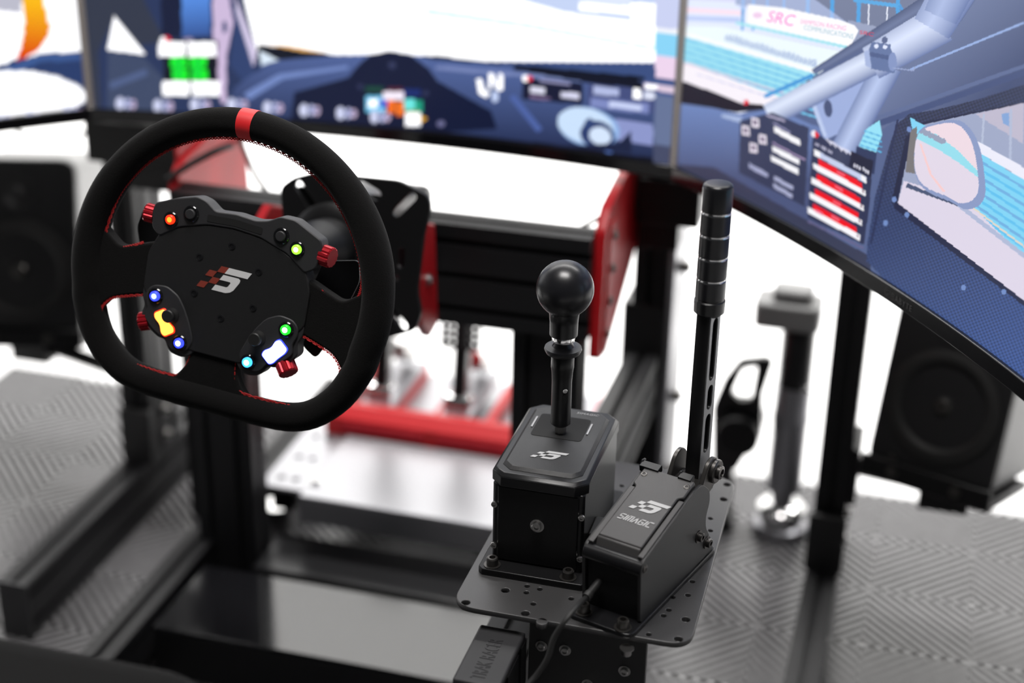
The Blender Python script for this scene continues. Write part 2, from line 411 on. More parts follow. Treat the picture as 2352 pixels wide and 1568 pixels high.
def paint_centre(P):
    P.fill([(-200, -2000), (2200, -2000), (2200, 150), (-200, 130)], WH)
    # left pillar, roll cage and side window
    P.fill([(150, -1400), (560, -1400), (560, 0), (600, 160), (560, 300), (150, 300)], (40, 54, 92))
    P.fill([(150, -1400), (310, -1400), (330, 0), (380, 95), (250, 115), (262, 38), (225, 120), (235, 300), (150, 300)], (50, 56, 74))
    P.fill([(262, 36), (335, 126), (290, 120), (246, 115)], WH)
    P.fill([(248, 118), (330, 130), (375, 180), (380, 290), (245, 290)], (62, 74, 104))
    P.fill([(250, 190), (335, 158), (340, 172), (254, 205)], (82, 98, 140))
    P.fill([(325, -1400), (402, -1400), (418, 85), (372, 92)], (20, 28, 58))
    P.grad([(398, -1400), (466, -1400), (484, 82), (418, 84)], (86, 140, 225), (50, 80, 145), (440, 0), (448, 90))
    P.fill([(466, -1400), (520, -1400), (536, 55), (520, 130), (520, 238), (508, 238), (490, 110)], (208, 188, 222))
    P.fill([(540, -10), (590, 120), (580, 165), (545, 70)], (215, 205, 235))
    P.fill([(515, -60), (540, 20), (585, 165), (560, 190), (528, 150), (538, 60)], (48, 66, 112))
    P.blob((516, 62), 6, 14, (60, 75, 120))
    # bonnet line and dashboard
    P.fill([(592, 102), (690, 115), (770, 126), (1000, 128), (1180, 148), (1330, 162), (1480, 176), (1480, 200), (590, 140)], (14, 20, 36))
    P.fill([(595, 116), (640, 138), (600, 150)], (225, 240, 255))
    P.fill([(600, 100), (680, 108), (760, 124), (700, 119)], (250, 190, 110))
    P.grad([(500, 300), (540, 200), (580, 170), (640, 138), (780, 127), (850, 125), (900, 118), (960, 128), (1000, 137), (1200, 152), (1420, 180), (1480, 186), (1700, 205), (1700, 480), (500, 310)], (84, 104, 160), (30, 40, 74), (1000, 130), (985, 330))
    P.fill([(560, 215), (640, 170), (800, 150), (800, 158), (650, 182), (572, 230)], (116, 138, 196))
    P.fill([(1000, 150), (1480, 190), (1480, 200), (1000, 160)], (120, 135, 185))
    P.fill([(676, 212), (800, 178), (822, 150), (850, 126), (895, 117), (945, 127), (985, 158), (1005, 186), (1128, 255), (1142, 296), (1000, 305), (668, 280)], (17, 25, 55))
    P.blob((901, 150), 9, 9, (50, 56, 90)); P.blob((828, 199), 7, 7, (45, 50, 85)); P.blob((978, 214), 7, 7, (45, 50, 85)); P.blob((1013, 284), 9, 8, (110, 110, 150))
    P.fill(rnd_rect(840, 198, 880, 212), (25, 70, 60)); P.fill(rnd_rect(890, 200, 925, 210), (80, 30, 50)); P.fill(rnd_rect(925, 204, 965, 222), (25, 45, 110))
    P.fill(rnd_rect(840, 220, 884, 258), (120, 205, 245)); P.fill(rnd_rect(846, 228, 868, 246), WH); P.fill(rnd_rect(872, 228, 890, 246), (70, 90, 210))
    P.fill(rnd_rect(880, 210, 928, 230), (250, 240, 255))
    P.fill(rnd_rect(890, 230, 908, 260), (250, 115, 30)); P.fill(rnd_rect(911, 234, 928, 266), (250, 120, 35))
    P.fill(rnd_rect(929, 227, 952, 252), (110, 235, 230)); P.fill(rnd_rect(953, 230, 972, 258), (30, 160, 130)); P.fill(rnd_rect(930, 252, 960, 262), (120, 150, 40))
    P.fill(rnd_rect(930, 258, 965, 290), WH); P.fill([(966, 265), (983, 272), (966, 282)], (235, 175, 40))
    # tyre widget
    P.fill(rnd_rect(376, 92, 500, 216), (8, 16, 30))
    for x0, x1 in ((364, 426), (432, 496)):
        P.fill(rnd_rect(x0, 96, x1, 130), WH); P.fill(rnd_rect(x0+9, 186, x1+9, 220), WH)
    for x0, x1 in ((392, 429), (436, 474)):
        P.fill(rnd_rect(x0, 131, x1, 155), (20, 250, 40)); P.fill(rnd_rect(x0+4, 159, x1+3, 184), (20, 250, 40)); P.fill(rnd_rect(x0+8, 133, x1-10, 182), (10, 225, 60))
    P.blob((382, 90), 10, 7, (235, 40, 60)); P.blob((374, 92), 6, 7, WH); P.blob((432, 90), 12, 4, (150, 140, 170))
    # bottom strip with icons
    P.fill([(150, 262), (400, 262), (660, 275), (1000, 300), (1300, 335), (1560, 372), (1560, 480), (150, 360)], (12, 14, 28))
    icons(P, [(284, 238), (370, 243), (455, 240), (540, 240), (622, 247), (706, 253), (790, 260), (868, 268)])
    P.blob((1400, 346), 10, 6, (90, 120, 190))
    # gear, panels, second wheel shown in the picture
    P.fill([(1094, 182), (1106, 180), (1112, 205), (1124, 214), (1118, 225), (1100, 215)], WH)
    P.line((1126, 205), (1126, 168), 9, WH); P.line((1128, 170), (1146, 205), 9, WH); P.line((1150, 208), (1150, 168), 9, WH); P.blob((1137, 222), 9, 13, (200, 215, 250))
    P.fill([(1200, 176), (1338, 190), (1338, 240), (1200, 228)], (24, 28, 54))
    P.blob((1208, 180), 9, 8, WH); P.blob((1217, 180), 6, 7, (230, 30, 60))
    P.fill([(1240, 180), (1310, 190), (1310, 197), (1240, 187)], (150, 150, 190)); P.fill([(1218, 198), (1252, 202), (1252, 216), (1218, 212)], (225, 225, 245)); P.fill([(1288, 210), (1330, 214), (1330, 228), (1288, 224)], (220, 220, 245)); P.fill([(1218, 218), (1265, 224), (1265, 230), (1218, 225)], (130, 110, 150))
    P.fill([(1350, 192), (1505, 206), (1505, 260), (1350, 245)], (70, 80, 128))
    P.fill([(1362, 197), (1422, 203), (1422, 222), (1362, 216)], (180, 190, 230)); P.fill([(1454, 198), (1472, 200), (1472, 228), (1454, 226)], WH); P.blob((1492, 220), 13, 10, (225, 230, 250)); P.line((1478, 228), (1484, 204), 4, (220, 225, 250))
    P.fill([(1356, 224), (1490, 238), (1490, 262), (1356, 246)], (128, 140, 196)); P.fill([(1400, 232), (1475, 241), (1475, 254), (1400, 246)], (205, 215, 250))
    P.fill([(1400, 272), (1500, 284), (1500, 334), (1420, 322)], (142, 152, 205))
    P.line((1175, 220), (1240, 300), 14, (80, 102, 168))
    P.blob((1352, 292), 72, 44, (150, 185, 235), 1, 0.25); P.blob((1345, 288), 66, 40, (205, 228, 255), 1, 0.25); P.blob((1372, 310), 40, 32, (45, 62, 110), 1, 0.3); P.blob((1378, 312), 26, 20, (215, 232, 255), 1, 0.3); P.blob((1352, 285), 10, 14, (50, 70, 120), 1, 0.4)
    P.fill([(1270, 335), (1450, 352), (1450, 300), (1420, 330)], (28, 36, 66))
    # right side: black screen edge of the windscreen, hazy dash, scenery
    P.fill([(1440, 178), (1478, 188), (1478, 205), (1350, 190), (1180, 160), (1180, 150)], (18, 22, 40))
    P.fill([(1480, 190), (1562, 200), (1562, 216), (1480, 204)], (225, 205, 225)); P.fill([(1482, 192), (1510, 195), (1510, 206), (1482, 203)], WH)
    P.fill([(1505, 218), (1600, 230), (1600, 390), (1500, 360)], (104, 118, 154)); P.fill([(1500, 330), (1600, 345), (1600, 400), (1500, 380)], (70, 76, 104))
    P.fill([(1505, -50), (1600, -50), (1600, 190), (1505, 178)], (205, 212, 245))
    P.fill([(1505, 62), (1600, 72), (1600, 84), (1505, 74)], (245, 248, 255)); P.fill([(1505, 74), (1600, 84), (1600, 140), (1505, 126)], (140, 215, 250)); P.fill([(1505, 126), (1600, 138), (1600, 190), (1505, 178)], (240, 215, 240))
    P.fill([(1200, -50), (1505, -50), (1505, 55), (1300, 28), (1200, 0)], (200, 215, 248)); P.fill([(1330, -50), (1448, -50), (1448, 36), (1330, 20)], (225, 235, 255)); P.fill([(1330, 5), (1450, 15), (1450, 34), (1330, 24)], WH); P.fill([(1448, 5), (1505, 8), (1505, 56), (1448, 48)], WH)
    P.fill([(980, 20), (1200, 52), (1505, 108), (1505, 116), (1200, 62), (980, 32)], (222, 255, 255))
def paint_right(P):
    P.fill([(1400, -900), (3200, -900), (3200, 2200), (1400, 2200)], (84, 100, 142))
    P.grad([(2000, -900), (3200, -900), (3200, 200), (2352, 200), (2150, 255), (2060, 275), (1980, 330), (1990, 200), (2060, 150), (2200, 60), (2240, 0)], (104, 118, 156), (62, 76, 116), (2150, 100), (2280, 230))
    P.line((2090, 160), (2352, 52), 5, (150, 175, 225)); P.line((2000, 290), (2400, 150), 14, (64, 80, 124)); P.line((2010, 272), (2400, 135), 9, (92, 108, 150))
    # windscreen with the scenery
    P.fill([(1400, -900), (2400, -900), (2160, -20), (1760, 240), (1700, 262), (1400, 215)], (226, 234, 255))
    P.fill([(1400, -900), (1700, -900), (1700, 5), (1400, -10)], (215, 215, 245)); P.fill([(1400, 6), (1710, 24), (1710, 36), (1400, 20)], (248, 225, 240)); P.fill([(1400, 30), (1700, 40), (1700, 52), (1400, 40)], (190, 205, 245))
    P.fill([(1690, -900), (2400, -900), (2110, 10), (2060, 72), (1690, 10)], (112, 122, 152))
    for x in (1706, 1730, 1762, 1800, 1855, 1911, 1972, 2062):
        P.line((x+6, -200), (x-1, 70), 6 if x < 1840 else 9, (70, 160, 225))
    P.line((1996, 4), (1994, 70), 3, (235, 240, 255)); P.line((2038, 14), (2036, 76), 3, (235, 240, 255)); P.line((1960, 0), (2066, 14), 9, (80, 165, 225)); P.line((2066, 12), (2080, 36), 7, (70, 150, 215))
    P.fill([(1640, -60), (1790, -60), (1960, 62), (1700, 20)], (190, 205, 245), 0.55)
    P.fill([(1948, 46), (2018, 62), (2012, 88), (1940, 118)], (150, 160, 190))
    P.fill([(1718, 10), (1800, 18), (1930, 46), (1962, 58), (1972, 70), (1955, 104), (1940, 112), (1715, 58)], (252, 252, 255))
    P.blob((1740, 35), 11, 7, (240, 205, 235))
    P.line((1690, 52), (1960, 112), 7, (165, 228, 240)); P.fill([(1660, 62), (1945, 122), (1880, 170), (1575, 100), (1575, 60)], (238, 250, 255))
    for k in range(46):
        x = 1665+k*4.6; y = 84+(x-1665)*0.30; hh = 5+9*abs(math.sin(k*1.7)+0.5*math.sin(k*4.1)); P.fill(rnd_rect(x, y-hh*0.6, x+3.4, y+9), (170, 190, 225))
    P.fill([(1400, 70), (1575, 78), (1880, 168), (1800, 220), (1720, 240), (1400, 190)], (160, 228, 245))
    for k in range(7):
        y = 86+k*14; P.line((1540, y-6), (1890, y+104), 4.5, (112, 196, 235))
    P.fill([(1560, 70), (1880, 162), (1875, 170), (1560, 80)], (252, 252, 255))
    P.fill([(1400, 140), (1580, 146), (1720, 196), (1790, 222), (1740, 250), (1400, 200)], (250, 244, 252)); P.line((1600, 170), (1790, 230), 3, (215, 215, 240)); P.line((1560, 140), (1800, 214), 6, (235, 190, 215), 0.5)
    P.line((1755, 222), (1868, 172), 9, (70, 155, 220))
    # black lip of the dash
    P.fill([(1400, 178), (1575, 188), (1640, 212), (1700, 236), (1750, 240), (1762, 250), (1690, 258), (1640, 250), (1400, 220)], (20, 22, 38))
    P.blob((1713, 235), 7, 6, (235, 40, 60)); P.blob((1706, 233), 4, 5, (240, 225, 235))
    P.grad([(1400, 215), (1640, 248), (1700, 262), (1780, 250), (1900, 300), (1900, 560), (1400, 480)], (110, 134, 188), (72, 84, 124), (1650, 250), (1640, 400))
    P.fill([(1660, 262), (1706, 270), (1700, 282), (1655, 268)], (170, 188, 225))
    P.fill([(1400, 365), (1640, 384), (2000, 590), (2000, 700), (1400, 480)], (52, 58, 84))
    # roll cage
    P.fill([(1868, 232), (1985, 186), (1940, 300), (1895, 322)], (158, 176, 222)); P.fill([(1862, 236), (1870, 230), (1900, 312), (1892, 316)], (190, 205, 240)); P.blob((1902, 249), 9.5, 20, (70, 84, 122), 1, -0.1)
    P.rod((2160, -14), (1868, 166), 17, 7, (66, 80, 118), (104, 118, 156))
    P.rod((2040, 150), (1925, 370), 33, 30, (88, 108, 160), (186, 202, 240), 0.1)
    P.rod((1765, 266), (2030, 130), 27, 30, (92, 112, 165), (224, 234, 255), -0.35)
    P.rod((2000, 146), (2165, 52), 40, 46, (96, 116, 168), (220, 230, 255), -0.3); P.rod((2140, 66), (2215, -60), 46, 52, (96, 116, 168), (190, 204, 240), -0.2); P.rod((2160, 40), (2235, -120), 40, 52, (96, 116, 168), (170, 186, 226), -0.2)
    P.fill([(2003, 96), (2046, 102), (2046, 112), (2060, 150), (2054, 168), (2000, 158), (1992, 130), (1996, 112)], (96, 116, 162)); P.fill([(1994, 118), (2052, 130), (2054, 140), (1992, 128)], (74, 92, 138)); P.fill([(1985, 118), (1996, 114), (2002, 158), (1988, 150)], (166, 182, 222))
    P.blob((2013, 106), 5, 5, (225, 232, 255)); P.blob((2033, 108), 5, 5, (225, 232, 255)); P.blob((2050, 142), 10, 22, (130, 148, 195)); P.line((2050, 156), (2098, 162), 3, (150, 165, 205)); P.line((2098, 162), (2102, 153), 3, (150, 165, 205)); P.blob((2032, 92), 7, 8, (86, 100, 140))
    P.fill([(2020, 276), (2026, 310), (2012, 350), (1972, 336), (1990, 296)], (150, 226, 248))
    for k in range(4): P.line((1985-k*3, 300+k*11), (2026, 314+k*12), 3, (86, 178, 225))
    P.fill([(1968, 336), (2014, 350), (2008, 400), (1960, 380)], (40, 54, 92))
    # two dark panels with widgets
    P.fill([(1700, 277), (1775, 258), (1858, 294), (1848, 475), (1697, 396)], (46, 54, 84), 0.94)
    for x, y in ((1735, 282), (1713, 300), (1752, 320), (1731, 340)):
        P.fill([(x-9, y-13), (x+8, y-9), (x+9, y+12), (x-9, y+9)], (240, 232, 245)); P.fill([(x-5, y-7), (x+4, y-4), (x+4, y+6), (x-5, y+3)], (90, 70, 110))
    def bar(x0, y0, x1, y1, h, c): P.fill([(x0, y0), (x1, y1), (x1, y1+h), (x0, y0+h)], c)
    bar(1778, 289, 1838, 322, 14, (250, 250, 255)); bar(1774, 334, 1836, 366, 13, (250, 250, 255)); bar(1771, 356, 1834, 388, 13, (250, 250, 255))
    bar(1760, 262, 1803, 276, 4, (190, 185, 215)); bar(1776, 280, 1815, 302, 4, (150, 150, 190)); bar(1775, 326, 1850, 366, 4, (170, 150, 190))
    bar(1720, 374, 1764, 398, 11, (165, 170, 205)); bar(1778, 403, 1822, 428, 10, (170, 175, 208)); bar(1776, 420, 1820, 446, 10, (170, 175, 208))
    P.fill([(1868, 302), (2004, 385), (1996, 480), (1984, 562), (1856, 500), (1860, 420)], (38, 46, 78), 0.95)
    P.blob((1869, 307), 6, 8, (240, 235, 245)); P.fill([(1873, 300), (1882, 310), (1876, 318), (1871, 312)], (235, 25, 40))
    for k in range(17): bar(1898+k*4.1, 317+k*2.35, 1901+k*4.1, 318.5+k*2.35, 6+2*((k*7) % 3), (225, 225, 245))
    for k in range(11):
        if k % 4 != 3: bar(1872+k*3.7, 326+k*2.0, 1874.5+k*3.7, 327+k*2.0, 7, (200, 200, 225))
    bar(1870, 342, 1990, 407, 14, (198, 208, 238)); bar(1870, 342, 1884, 350, 14, (250, 250, 255)); bar(1978, 401, 1990, 408, 13, (245, 245, 250))
    P.fill([(1955, 346), (2006, 370), (2000, 408), (1950, 382)], (20, 28, 56))
    for k, x in enumerate((1961, 1967, 1973, 1982, 1987, 1992)): bar(x, 374+k*3.2, x+3.5, 376+k*3.2, 9, (225, 225, 240))
    for k in range(4):
        dx, dy = -4.2*k, 34.0*k
        bar(1880+dx, 364+dy, 1980+dx, 420+dy, 15, (242, 6, 30)); bar(1868+dx, 373+dy, 1988+dx, 437+dy, 14, (250, 250, 255)); bar(1922+dx, 390+dy, 1940+dx, 400+dy, 7, (245, 90, 110)); bar(1980+dx, 434+dy, 1985+dx, 437+dy, 8, (170, 150, 160))
    bar(1872, 480, 1890, 490, 5, (240, 120, 150))
    P.line((1856, 508), (1984, 570), 4, (104, 100, 140))
    # carbon door panel, window and mirror
    door = [(3200, 100), (2700, 130), (2352, 195), (2240, 230), (2150, 252), (2088, 262), (2060, 285), (2044, 330), (2010, 450), (1992, 560), (1990, 600), (2352, 960), (2700, 1400), (3200, 1600)]
    P.grad(door, (44, 54, 84), (58, 84, 142), (2060, 300), (2280, 860))
    i = P.inside(door); w = np.sin((P.U[i]*0.92+P.V[i]*0.40)*0.60)*np.sin((P.V[i]*0.92-P.U[i]*0.40)*0.62)
    P.c[i] *= np.clip(1+0.55*w, 0.3, 1.8)[:, None]
    P.line((2062, 275), (2000, 560), 5, (34, 46, 84)); P.line((2086, 312), (2052, 468), 10, (26, 34, 64))
    win = [(3200, 190), (2352, 238), (2230, 262), (2122, 286), (2100, 302), (2086, 350), (2062, 466), (2352, 690), (3200, 1300)]
    P.fill([(x-(9 if x < 2200 else 0), y+(12 if y > 400 else -4)) for x, y in win], (24, 34, 68))
    P.fill(win, (158, 168, 198))
    P.fill([(2352, 236), (2240, 262), (2350, 330)], (190, 185, 205)); P.line((2260, 262), (2256, 330), 5, (180, 190, 215)); P.line((2322, 250), (2320, 380), 6, (178, 188, 214)); P.fill([(2300, 262), (2318, 258), (2318, 290), (2304, 284)], (130, 165, 215))
    P.fill([(2235, 318), (2352, 385), (3200, 850), (3200, 920), (2240, 345)], (236, 236, 250))
    P.fill([(2090, 270), (2240, 345), (3200, 930), (3200, 1350), (2352, 650), (2200, 480), (2120, 420)], (128, 212, 245))
    for k in range(9): P.line((2200, 340+k*17), (2700, 640+k*26), 6, (96, 194, 240) if k % 2 else (110, 176, 226))
    P.fill([(2062, 466), (2076, 415), (2160, 440), (2240, 480), (2352, 590), (3200, 1300), (3200, 1800), (2352, 690)], (222, 214, 232)); P.line((2150, 430), (2420, 640), 10, (176, 186, 215)); P.line((2180, 435), (2420, 618), 4, (225, 215, 200))
    i = P.inside(win); ci = P.c[i]
    # mirror
    mir = catmull([(2112, 300, 0), (2150, 282, 0), (2200, 276, 0), (2232, 300, 0), (2252, 345, 0), (2262, 410, 0), (2262, 450, 0), (2245, 474, 0), (2215, 480, 0), (2180, 462, 0), (2130, 440, 0), (2104, 405, 0), (2100, 350, 0)], 5)
    P.fill([(2085, 420), (2120, 436), (2220, 466), (2218, 480), (2080, 430)], (70, 84, 116)); P.fill([(2092, 300), (2106, 290), (2108, 400), (2080, 395)], (120, 118, 120))
    P.fill([(p.x, p.y) for p in mir], (138, 154, 196))
    g = [(2106+(p.x-2106)*0.9, 372+(p.y-372)*0.9-3) for p in mir]
    P.fill(g, (238, 218, 228)); i = set(P.inside(g).tolist())
    def in_glass(poly, c):
        k = np.array([q for q in P.inside(poly) if q in i], int)
        if len(k): P.put(k, c)
    in_glass([(2090, 310), (2130, 320), (2190, 350), (2240, 400), (2260, 420), (2260, 520), (2080, 520)], (226, 216, 232))
    in_glass([(2105, 296), (2150, 308), (2200, 345), (2245, 392), (2250, 410), (2200, 372), (2150, 340), (2100, 316)], (150, 222, 238))
    for k in range(14): in_glass(circle(2112+k*4.2, 297+k*2.2+2*math.sin(k*2.3), 6), (150, 160, 185))
    in_glass([(2112, 330), (2135, 400), (2165, 440), (2172, 440), (2140, 400), (2116, 330)], (248, 205, 205))
    for x, y in ((2088, 297), (2054, 458), (2083, 493), (2034, 512), (2213, 660), (2306, 670)): P.blob((x, y), 5.5, 6.5, (112, 140, 196))
class Monitor:
    def __init__(s, e0, e1):
        s.e0, s.e1 = np.array(e0, float), np.array(e1, float); d = s.e1-s.e0; s.L = np.hypot(*d); s.d = d/s.L
        s.n = np.array([-s.d[1], s.d[0]])              # away from the viewer
    def pt(s, t, z, off=0.0):
        """t 0..1 along the width, off metres towards the viewer"""
        t = np.asarray(t, float); q = s.e0[:2]+np.multiply.outer(t, s.e1-s.e0)+np.multiply.outer(SAG*(1-(2*t-1)**2)-off, s.n)
        return np.column_stack([q.reshape(-1, 2), np.broadcast_to(np.asarray(z, float), t.shape).ravel()])
    def hit(s, u, v, off=0.0008):
        r = ray(u, v); k = 1.5
        for _ in range(12):
            P = CAM+k*r; t = float(np.dot(P[:2]-s.e0, s.d)/s.L); S = s.pt(np.array([t]), 0, off)[0]
            k -= float(np.dot(P[:2]-S[:2], s.n)/np.dot(r[:2], s.n))
        return CAM+k*r
    def shell(s, b, t0, t1, z0, z1, f, bk, n=24):
        """curved slab from f metres in front to bk behind"""
        T = np.linspace(t0, t1, n)
        A = [[b.v(p) for p in s.pt(T, z, o)] for z, o in ((z0, f), (z1, f), (z1, -bk), (z0, -bk))]
        for i in range(n-1):
            for j in range(4): b.f([A[j][i], A[j][i+1], A[(j+1) % 4][i+1], A[(j+1) % 4][i]])
        b.f([A[j][0] for j in range(4)]); b.f([A[j][-1] for j in range(4)][::-1])
def build_monitor(e0, e1, paint, base, nt, zrows, label):
    M = Monitor(e0, e1); c = M.pt(np.array([0.5]), ZB)[0]
    root = thing('curved_monitor', label, 'monitor', tuple(c), group='curved monitors around the wheel')
    t0, t1 = 0.004/MW, 1-0.004/MW; z0, z1 = ZB+LIP, ZT-0.006
    T = np.linspace(t0, t1, nt); Z = np.array(zrows); TT, ZZ = np.meshgrid(T, Z)
    P = M.pt(TT.ravel(), ZZ.ravel()); U, Vv = project(P)
    pic = Picture(U, Vv, base); paint(pic)
    nz = len(Z); k = np.arange(nt*nz).reshape(nz, nt)
    F = np.stack([k[:-1, :-1], k[:-1, 1:], k[1:, 1:], k[1:, :-1]], -1).reshape(-1, 4)
    me = bpy.data.meshes.new('screen'); me.vertices.add(len(P)); me.vertices.foreach_set('co', P.ravel().astype(np.float32))
    me.loops.add(F.size); me.loops.foreach_set('vertex_index', F.ravel().astype(np.int32)); me.polygons.add(len(F))
    me.polygons.foreach_set('loop_start', np.arange(0, F.size, 4, dtype=np.int32)); me.polygons.foreach_set('loop_total', np.full(len(F), 4, np.int32))
    me.update(); ca = me.color_attributes.new('picture', 'FLOAT_COLOR', 'POINT')
    ca.data.foreach_set('color', np.column_stack([pic.c, np.ones(len(P))]).ravel().astype(np.float32))
    sc = mesh_obj('screen', me, 'screen_picture', root, sm=0); tag(sc, 'lit screen showing the view from a racing car')
    b = B(); M.shell(b, 0, 1, ZB, z0, 0.004, 0.012); b.done('lower_bezel', 'gloss_black', root, bevel=0.001)
    b = B(); M.shell(b, 0, 1, z1, ZT, 0.002, 0.012); M.shell(b, 0, t0, z0, z1, 0.002, 0.012, 3); M.shell(b, t1, 1, z0, z1, 0.002, 0.012, 3); b.done('bezel', 'bezel_lit_edge', root)
    b = B(); M.shell(b, 0.0, 1.0, ZB+0.002, ZT-0.002, -0.003, 0.022); M.shell(b, 0.2, 0.8, ZB+0.07, ZT-0.08, -0.02, 0.055); b.done('back_cover', 'black_plastic', root, bevel=0.003)
    q = M.pt(np.array([0.5]), ZB+0.21)[0]; X = Vector((M.d[0], M.d[1], 0))
    bb = B(frame(q+np.array([M.n[0], M.n[1], 0])*0.055, X, (0, 0, 1))); bb.box((-0.05, -0.05, -0.012), (0.05, 0.05, 0.0)); bb.done('mount_plate', 'black_anodised', root, bevel=0.001)
    return M, root
def zr(a, n1, b, n2): return list(np.linspace(ZB+LIP, a, n1))+list(np.linspace(a, ZT-0.006, n2))[1:]
CX = -0.6285
MON_C, rc = build_monitor((-0.985, 1.664), (-0.272, 1.672), paint_centre, (60, 80, 130), 520, zr(0.86, 200, 1, 12), 'curved monitor showing the racing dashboard with gauges, behind the steering wheel')
MON_R, rr = build_monitor((-0.2695, 1.669), (0.1635, 1.103), paint_right, (84, 100, 142), 760, zr(0.93, 330, 1, 12), 'curved monitor showing a roll cage, carbon door and mirror, above the grey actuator')
MON_L, rl = build_monitor((-1.4195, 1.097), (-0.9865, 1.663), paint_left, (42, 62, 108), 300, zr(0.86, 110, 1, 12), 'curved monitor showing an orange wing mirror, above the floor foot rail')
def screen_text(M, parent, name, body, p, q, hgt, m, shear=0.2, up=(0.0, -1.0)):
    """lettering shown on a screen, running from photograph px p to q"""
    me = text_mesh(body, 1.0, Matrix.Identity(4), 0.0, 'LEFT', shear)
    xs = [v.co.x for v in me.vertices]; w = max(xs)-min(xs); x0 = min(xs)
    for v in me.vertices:
        a = (v.co.x-x0)/w; h = v.co.y/0.72*hgt
        v.co = M.hit(p[0]+(q[0]-p[0])*a+up[0]*h, p[1]+(q[1]-p[1])*a+up[1]*h)
    return mesh_obj(name, me, m, parent, sm=0)
screen_text(MON_R, rr, 'screen_lettering', 'SRC', (1762, 38), (1827, 50), 27, 'px_magenta', 0.25, (0.12, -1))
screen_text(MON_R, rr, 'screen_lettering', 'SAMPSON RACING', (1838, 49), (1944, 66), 11, 'px_pink', 0.2, (0.1, -1))
screen_text(MON_R, rr, 'screen_lettering', 'COMMUNICATIONS', (1846, 63), (1960, 85), 12, 'px_teal', 0.1, (0.1, -1))
screen_text(MON_R, rr, 'screen_lettering', 'SRC', (1974, 74), (2007, 80), 9, 'px_red', 0.1, (0.1, -1))
def bezel_text():
    me = text_mesh('GIGABYTE', 0.0085, Matrix.Identity(4), 0.0, 'CENTER', 0, 1.15)
    for v in me.vertices: v.co = MON_R.pt(np.array([0.545+v.co.x/MW]), ZB+0.0075+v.co.y, 0.0046)[0]
    mesh_obj('maker_lettering', me, 'dark_mark', rr, sm=0)
bezel_text()
# ================================================================ emblem (checkered S) as polygons, unit = one cell
def emblem(root, T, s, m_mark, m_check, th=0.0003):
    """T: matrix of the surface, s: metres per cell"""
    sk = lambda P: [((x-2.6)*s-(y-2)*s*0.46, -(y-2)*s*0.78) for x, y in P]
    bar = [(2, 0), (5, 0), (5, 1), (2, 1)]
    hook = [(2, 1.28), (4.0, 1.28), (4.35, 1.5), (4.5, 1.9), (4.5, 3.3), (4.3, 3.75), (3.85, 4), (2, 4), (2, 3.1), (3.4, 3.1), (3.55, 2.95), (3.55, 2.3), (3.4, 2.15), (2, 2.15)]
    out = []
    b = B(T); b.prism(sk(bar)[::-1], 0, th)
    me = plate_mesh(sk(hook), [], th, T @ Matrix.Translation((0, 0, th/2)))
    b.bm.from_mesh(me); bpy.data.meshes.remove(me)
    b.done('emblem', m_mark, root, sm=0)
    for c, r in ((1, 0), (0, 1), (1, 2), (0, 3)):
        b = B(T); b.prism(sk([(c, r), (c+1, r), (c+1, r+1), (c, r+1)])[::-1], 0, th); b.done('emblem_check', m_check, root, sm=0)
GLYPH = {'S': [[(1, 1), (0.12, 1), (0, 0.85), (0, 0.62), (0.12, 0.5), (0.88, 0.5), (1, 0.38), (1, 0.12), (0.88, 0), (0, 0)]], 'I': [[(0.1, 0), (0.1, 1)]],
         'M': [[(0, 0), (0, 0.88), (0.12, 1), (0.6, 1), (0.6, 0)], [(0.6, 1), (1.08, 1), (1.2, 0.88), (1.2, 0)]], 'A': [[(0, 0), (0.5, 1), (1, 0)]],
         'G': [[(1, 1), (0.12, 1), (0, 0.88), (0, 0.12), (0.12, 0), (1, 0), (1, 0.5), (0.5, 0.5)]], 'C': [[(1, 1), (0.12, 1), (0, 0.88), (0, 0.12), (0.12, 0), (1, 0)]]}
GW = {'S': 1, 'I': 0.2, 'M': 1.2, 'A': 1, 'G': 1, 'C': 1}
def stroke_word(parent, T, width, h, m, word='SIMAGIC', th=0.0002):
    total = sum(GW[c] for c in word)+0.42*(len(word)-1); k = width/total; x = -width/2; b = B(T)
    for c in word:
        for line in GLYPH[c]:
            P = [Vector((x+p[0]*k+(p[1]-0.5)*h*0.30, (p[1]-0.5)*h, 0)) for p in line]
            for p, q in zip(P, P[1:]):
                d = (q-p).normalized(); n = Vector((-d.y, d.x, 0))*h*0.095; e = d*h*0.06
                b.prism([tuple((p-e-n).xy), tuple((q+e-n).xy), tuple((q+e+n).xy), tuple((p-e+n).xy)], 0, th)
        x += (GW[c]+0.42)*k
    return b.done('cover_lettering', m, parent, sm=0)
# ================================================================ racing rig frame
rig = thing('racing_rig_frame', 'black aluminium profile racing rig frame with red side plates', 'rig', (-0.6, 1.6, 0.0))
RL, RR = -0.850, -0.350
profile('side_rail', 'profile_black', rig, (RL, 1.00, 0.06), (RL, 2.10, 0.06), 0.04, 0.08, (1, 0, 0))
profile('side_rail', 'profile_black', rig, (RR-0.01, 1.00, 0.06), (RR-0.01, 2.10, 0.06), 0.04, 0.08, (1, 0, 0))
profile('upright_post', 'profile_black', rig, (-0.808, 1.62, 0.02), (-0.808, 1.62, 0.50), 0.08, 0.04, (1, 0, 0))
profile('upright_post', 'profile_black', rig, (-0.394, 1.62, 0.02), (-0.394, 1.62, 0.50), 0.08, 0.04, (1, 0, 0))
profile('wheel_beam', 'profile_black', rig, (-0.845, 1.60, 0.522), (-0.342, 1.60, 0.522), 0.12, 0.04, (0, 0, 1))
b = B(); b.lathe([(0.030, 0), (0.030, 0.006), (0.020, 0.012), (0.020, 0.085)], 24, Matrix.Translation((-0.800, 1.735, 0))); tag(b.done('levelling_foot', 'chrome', rig), 'chrome levelling foot')
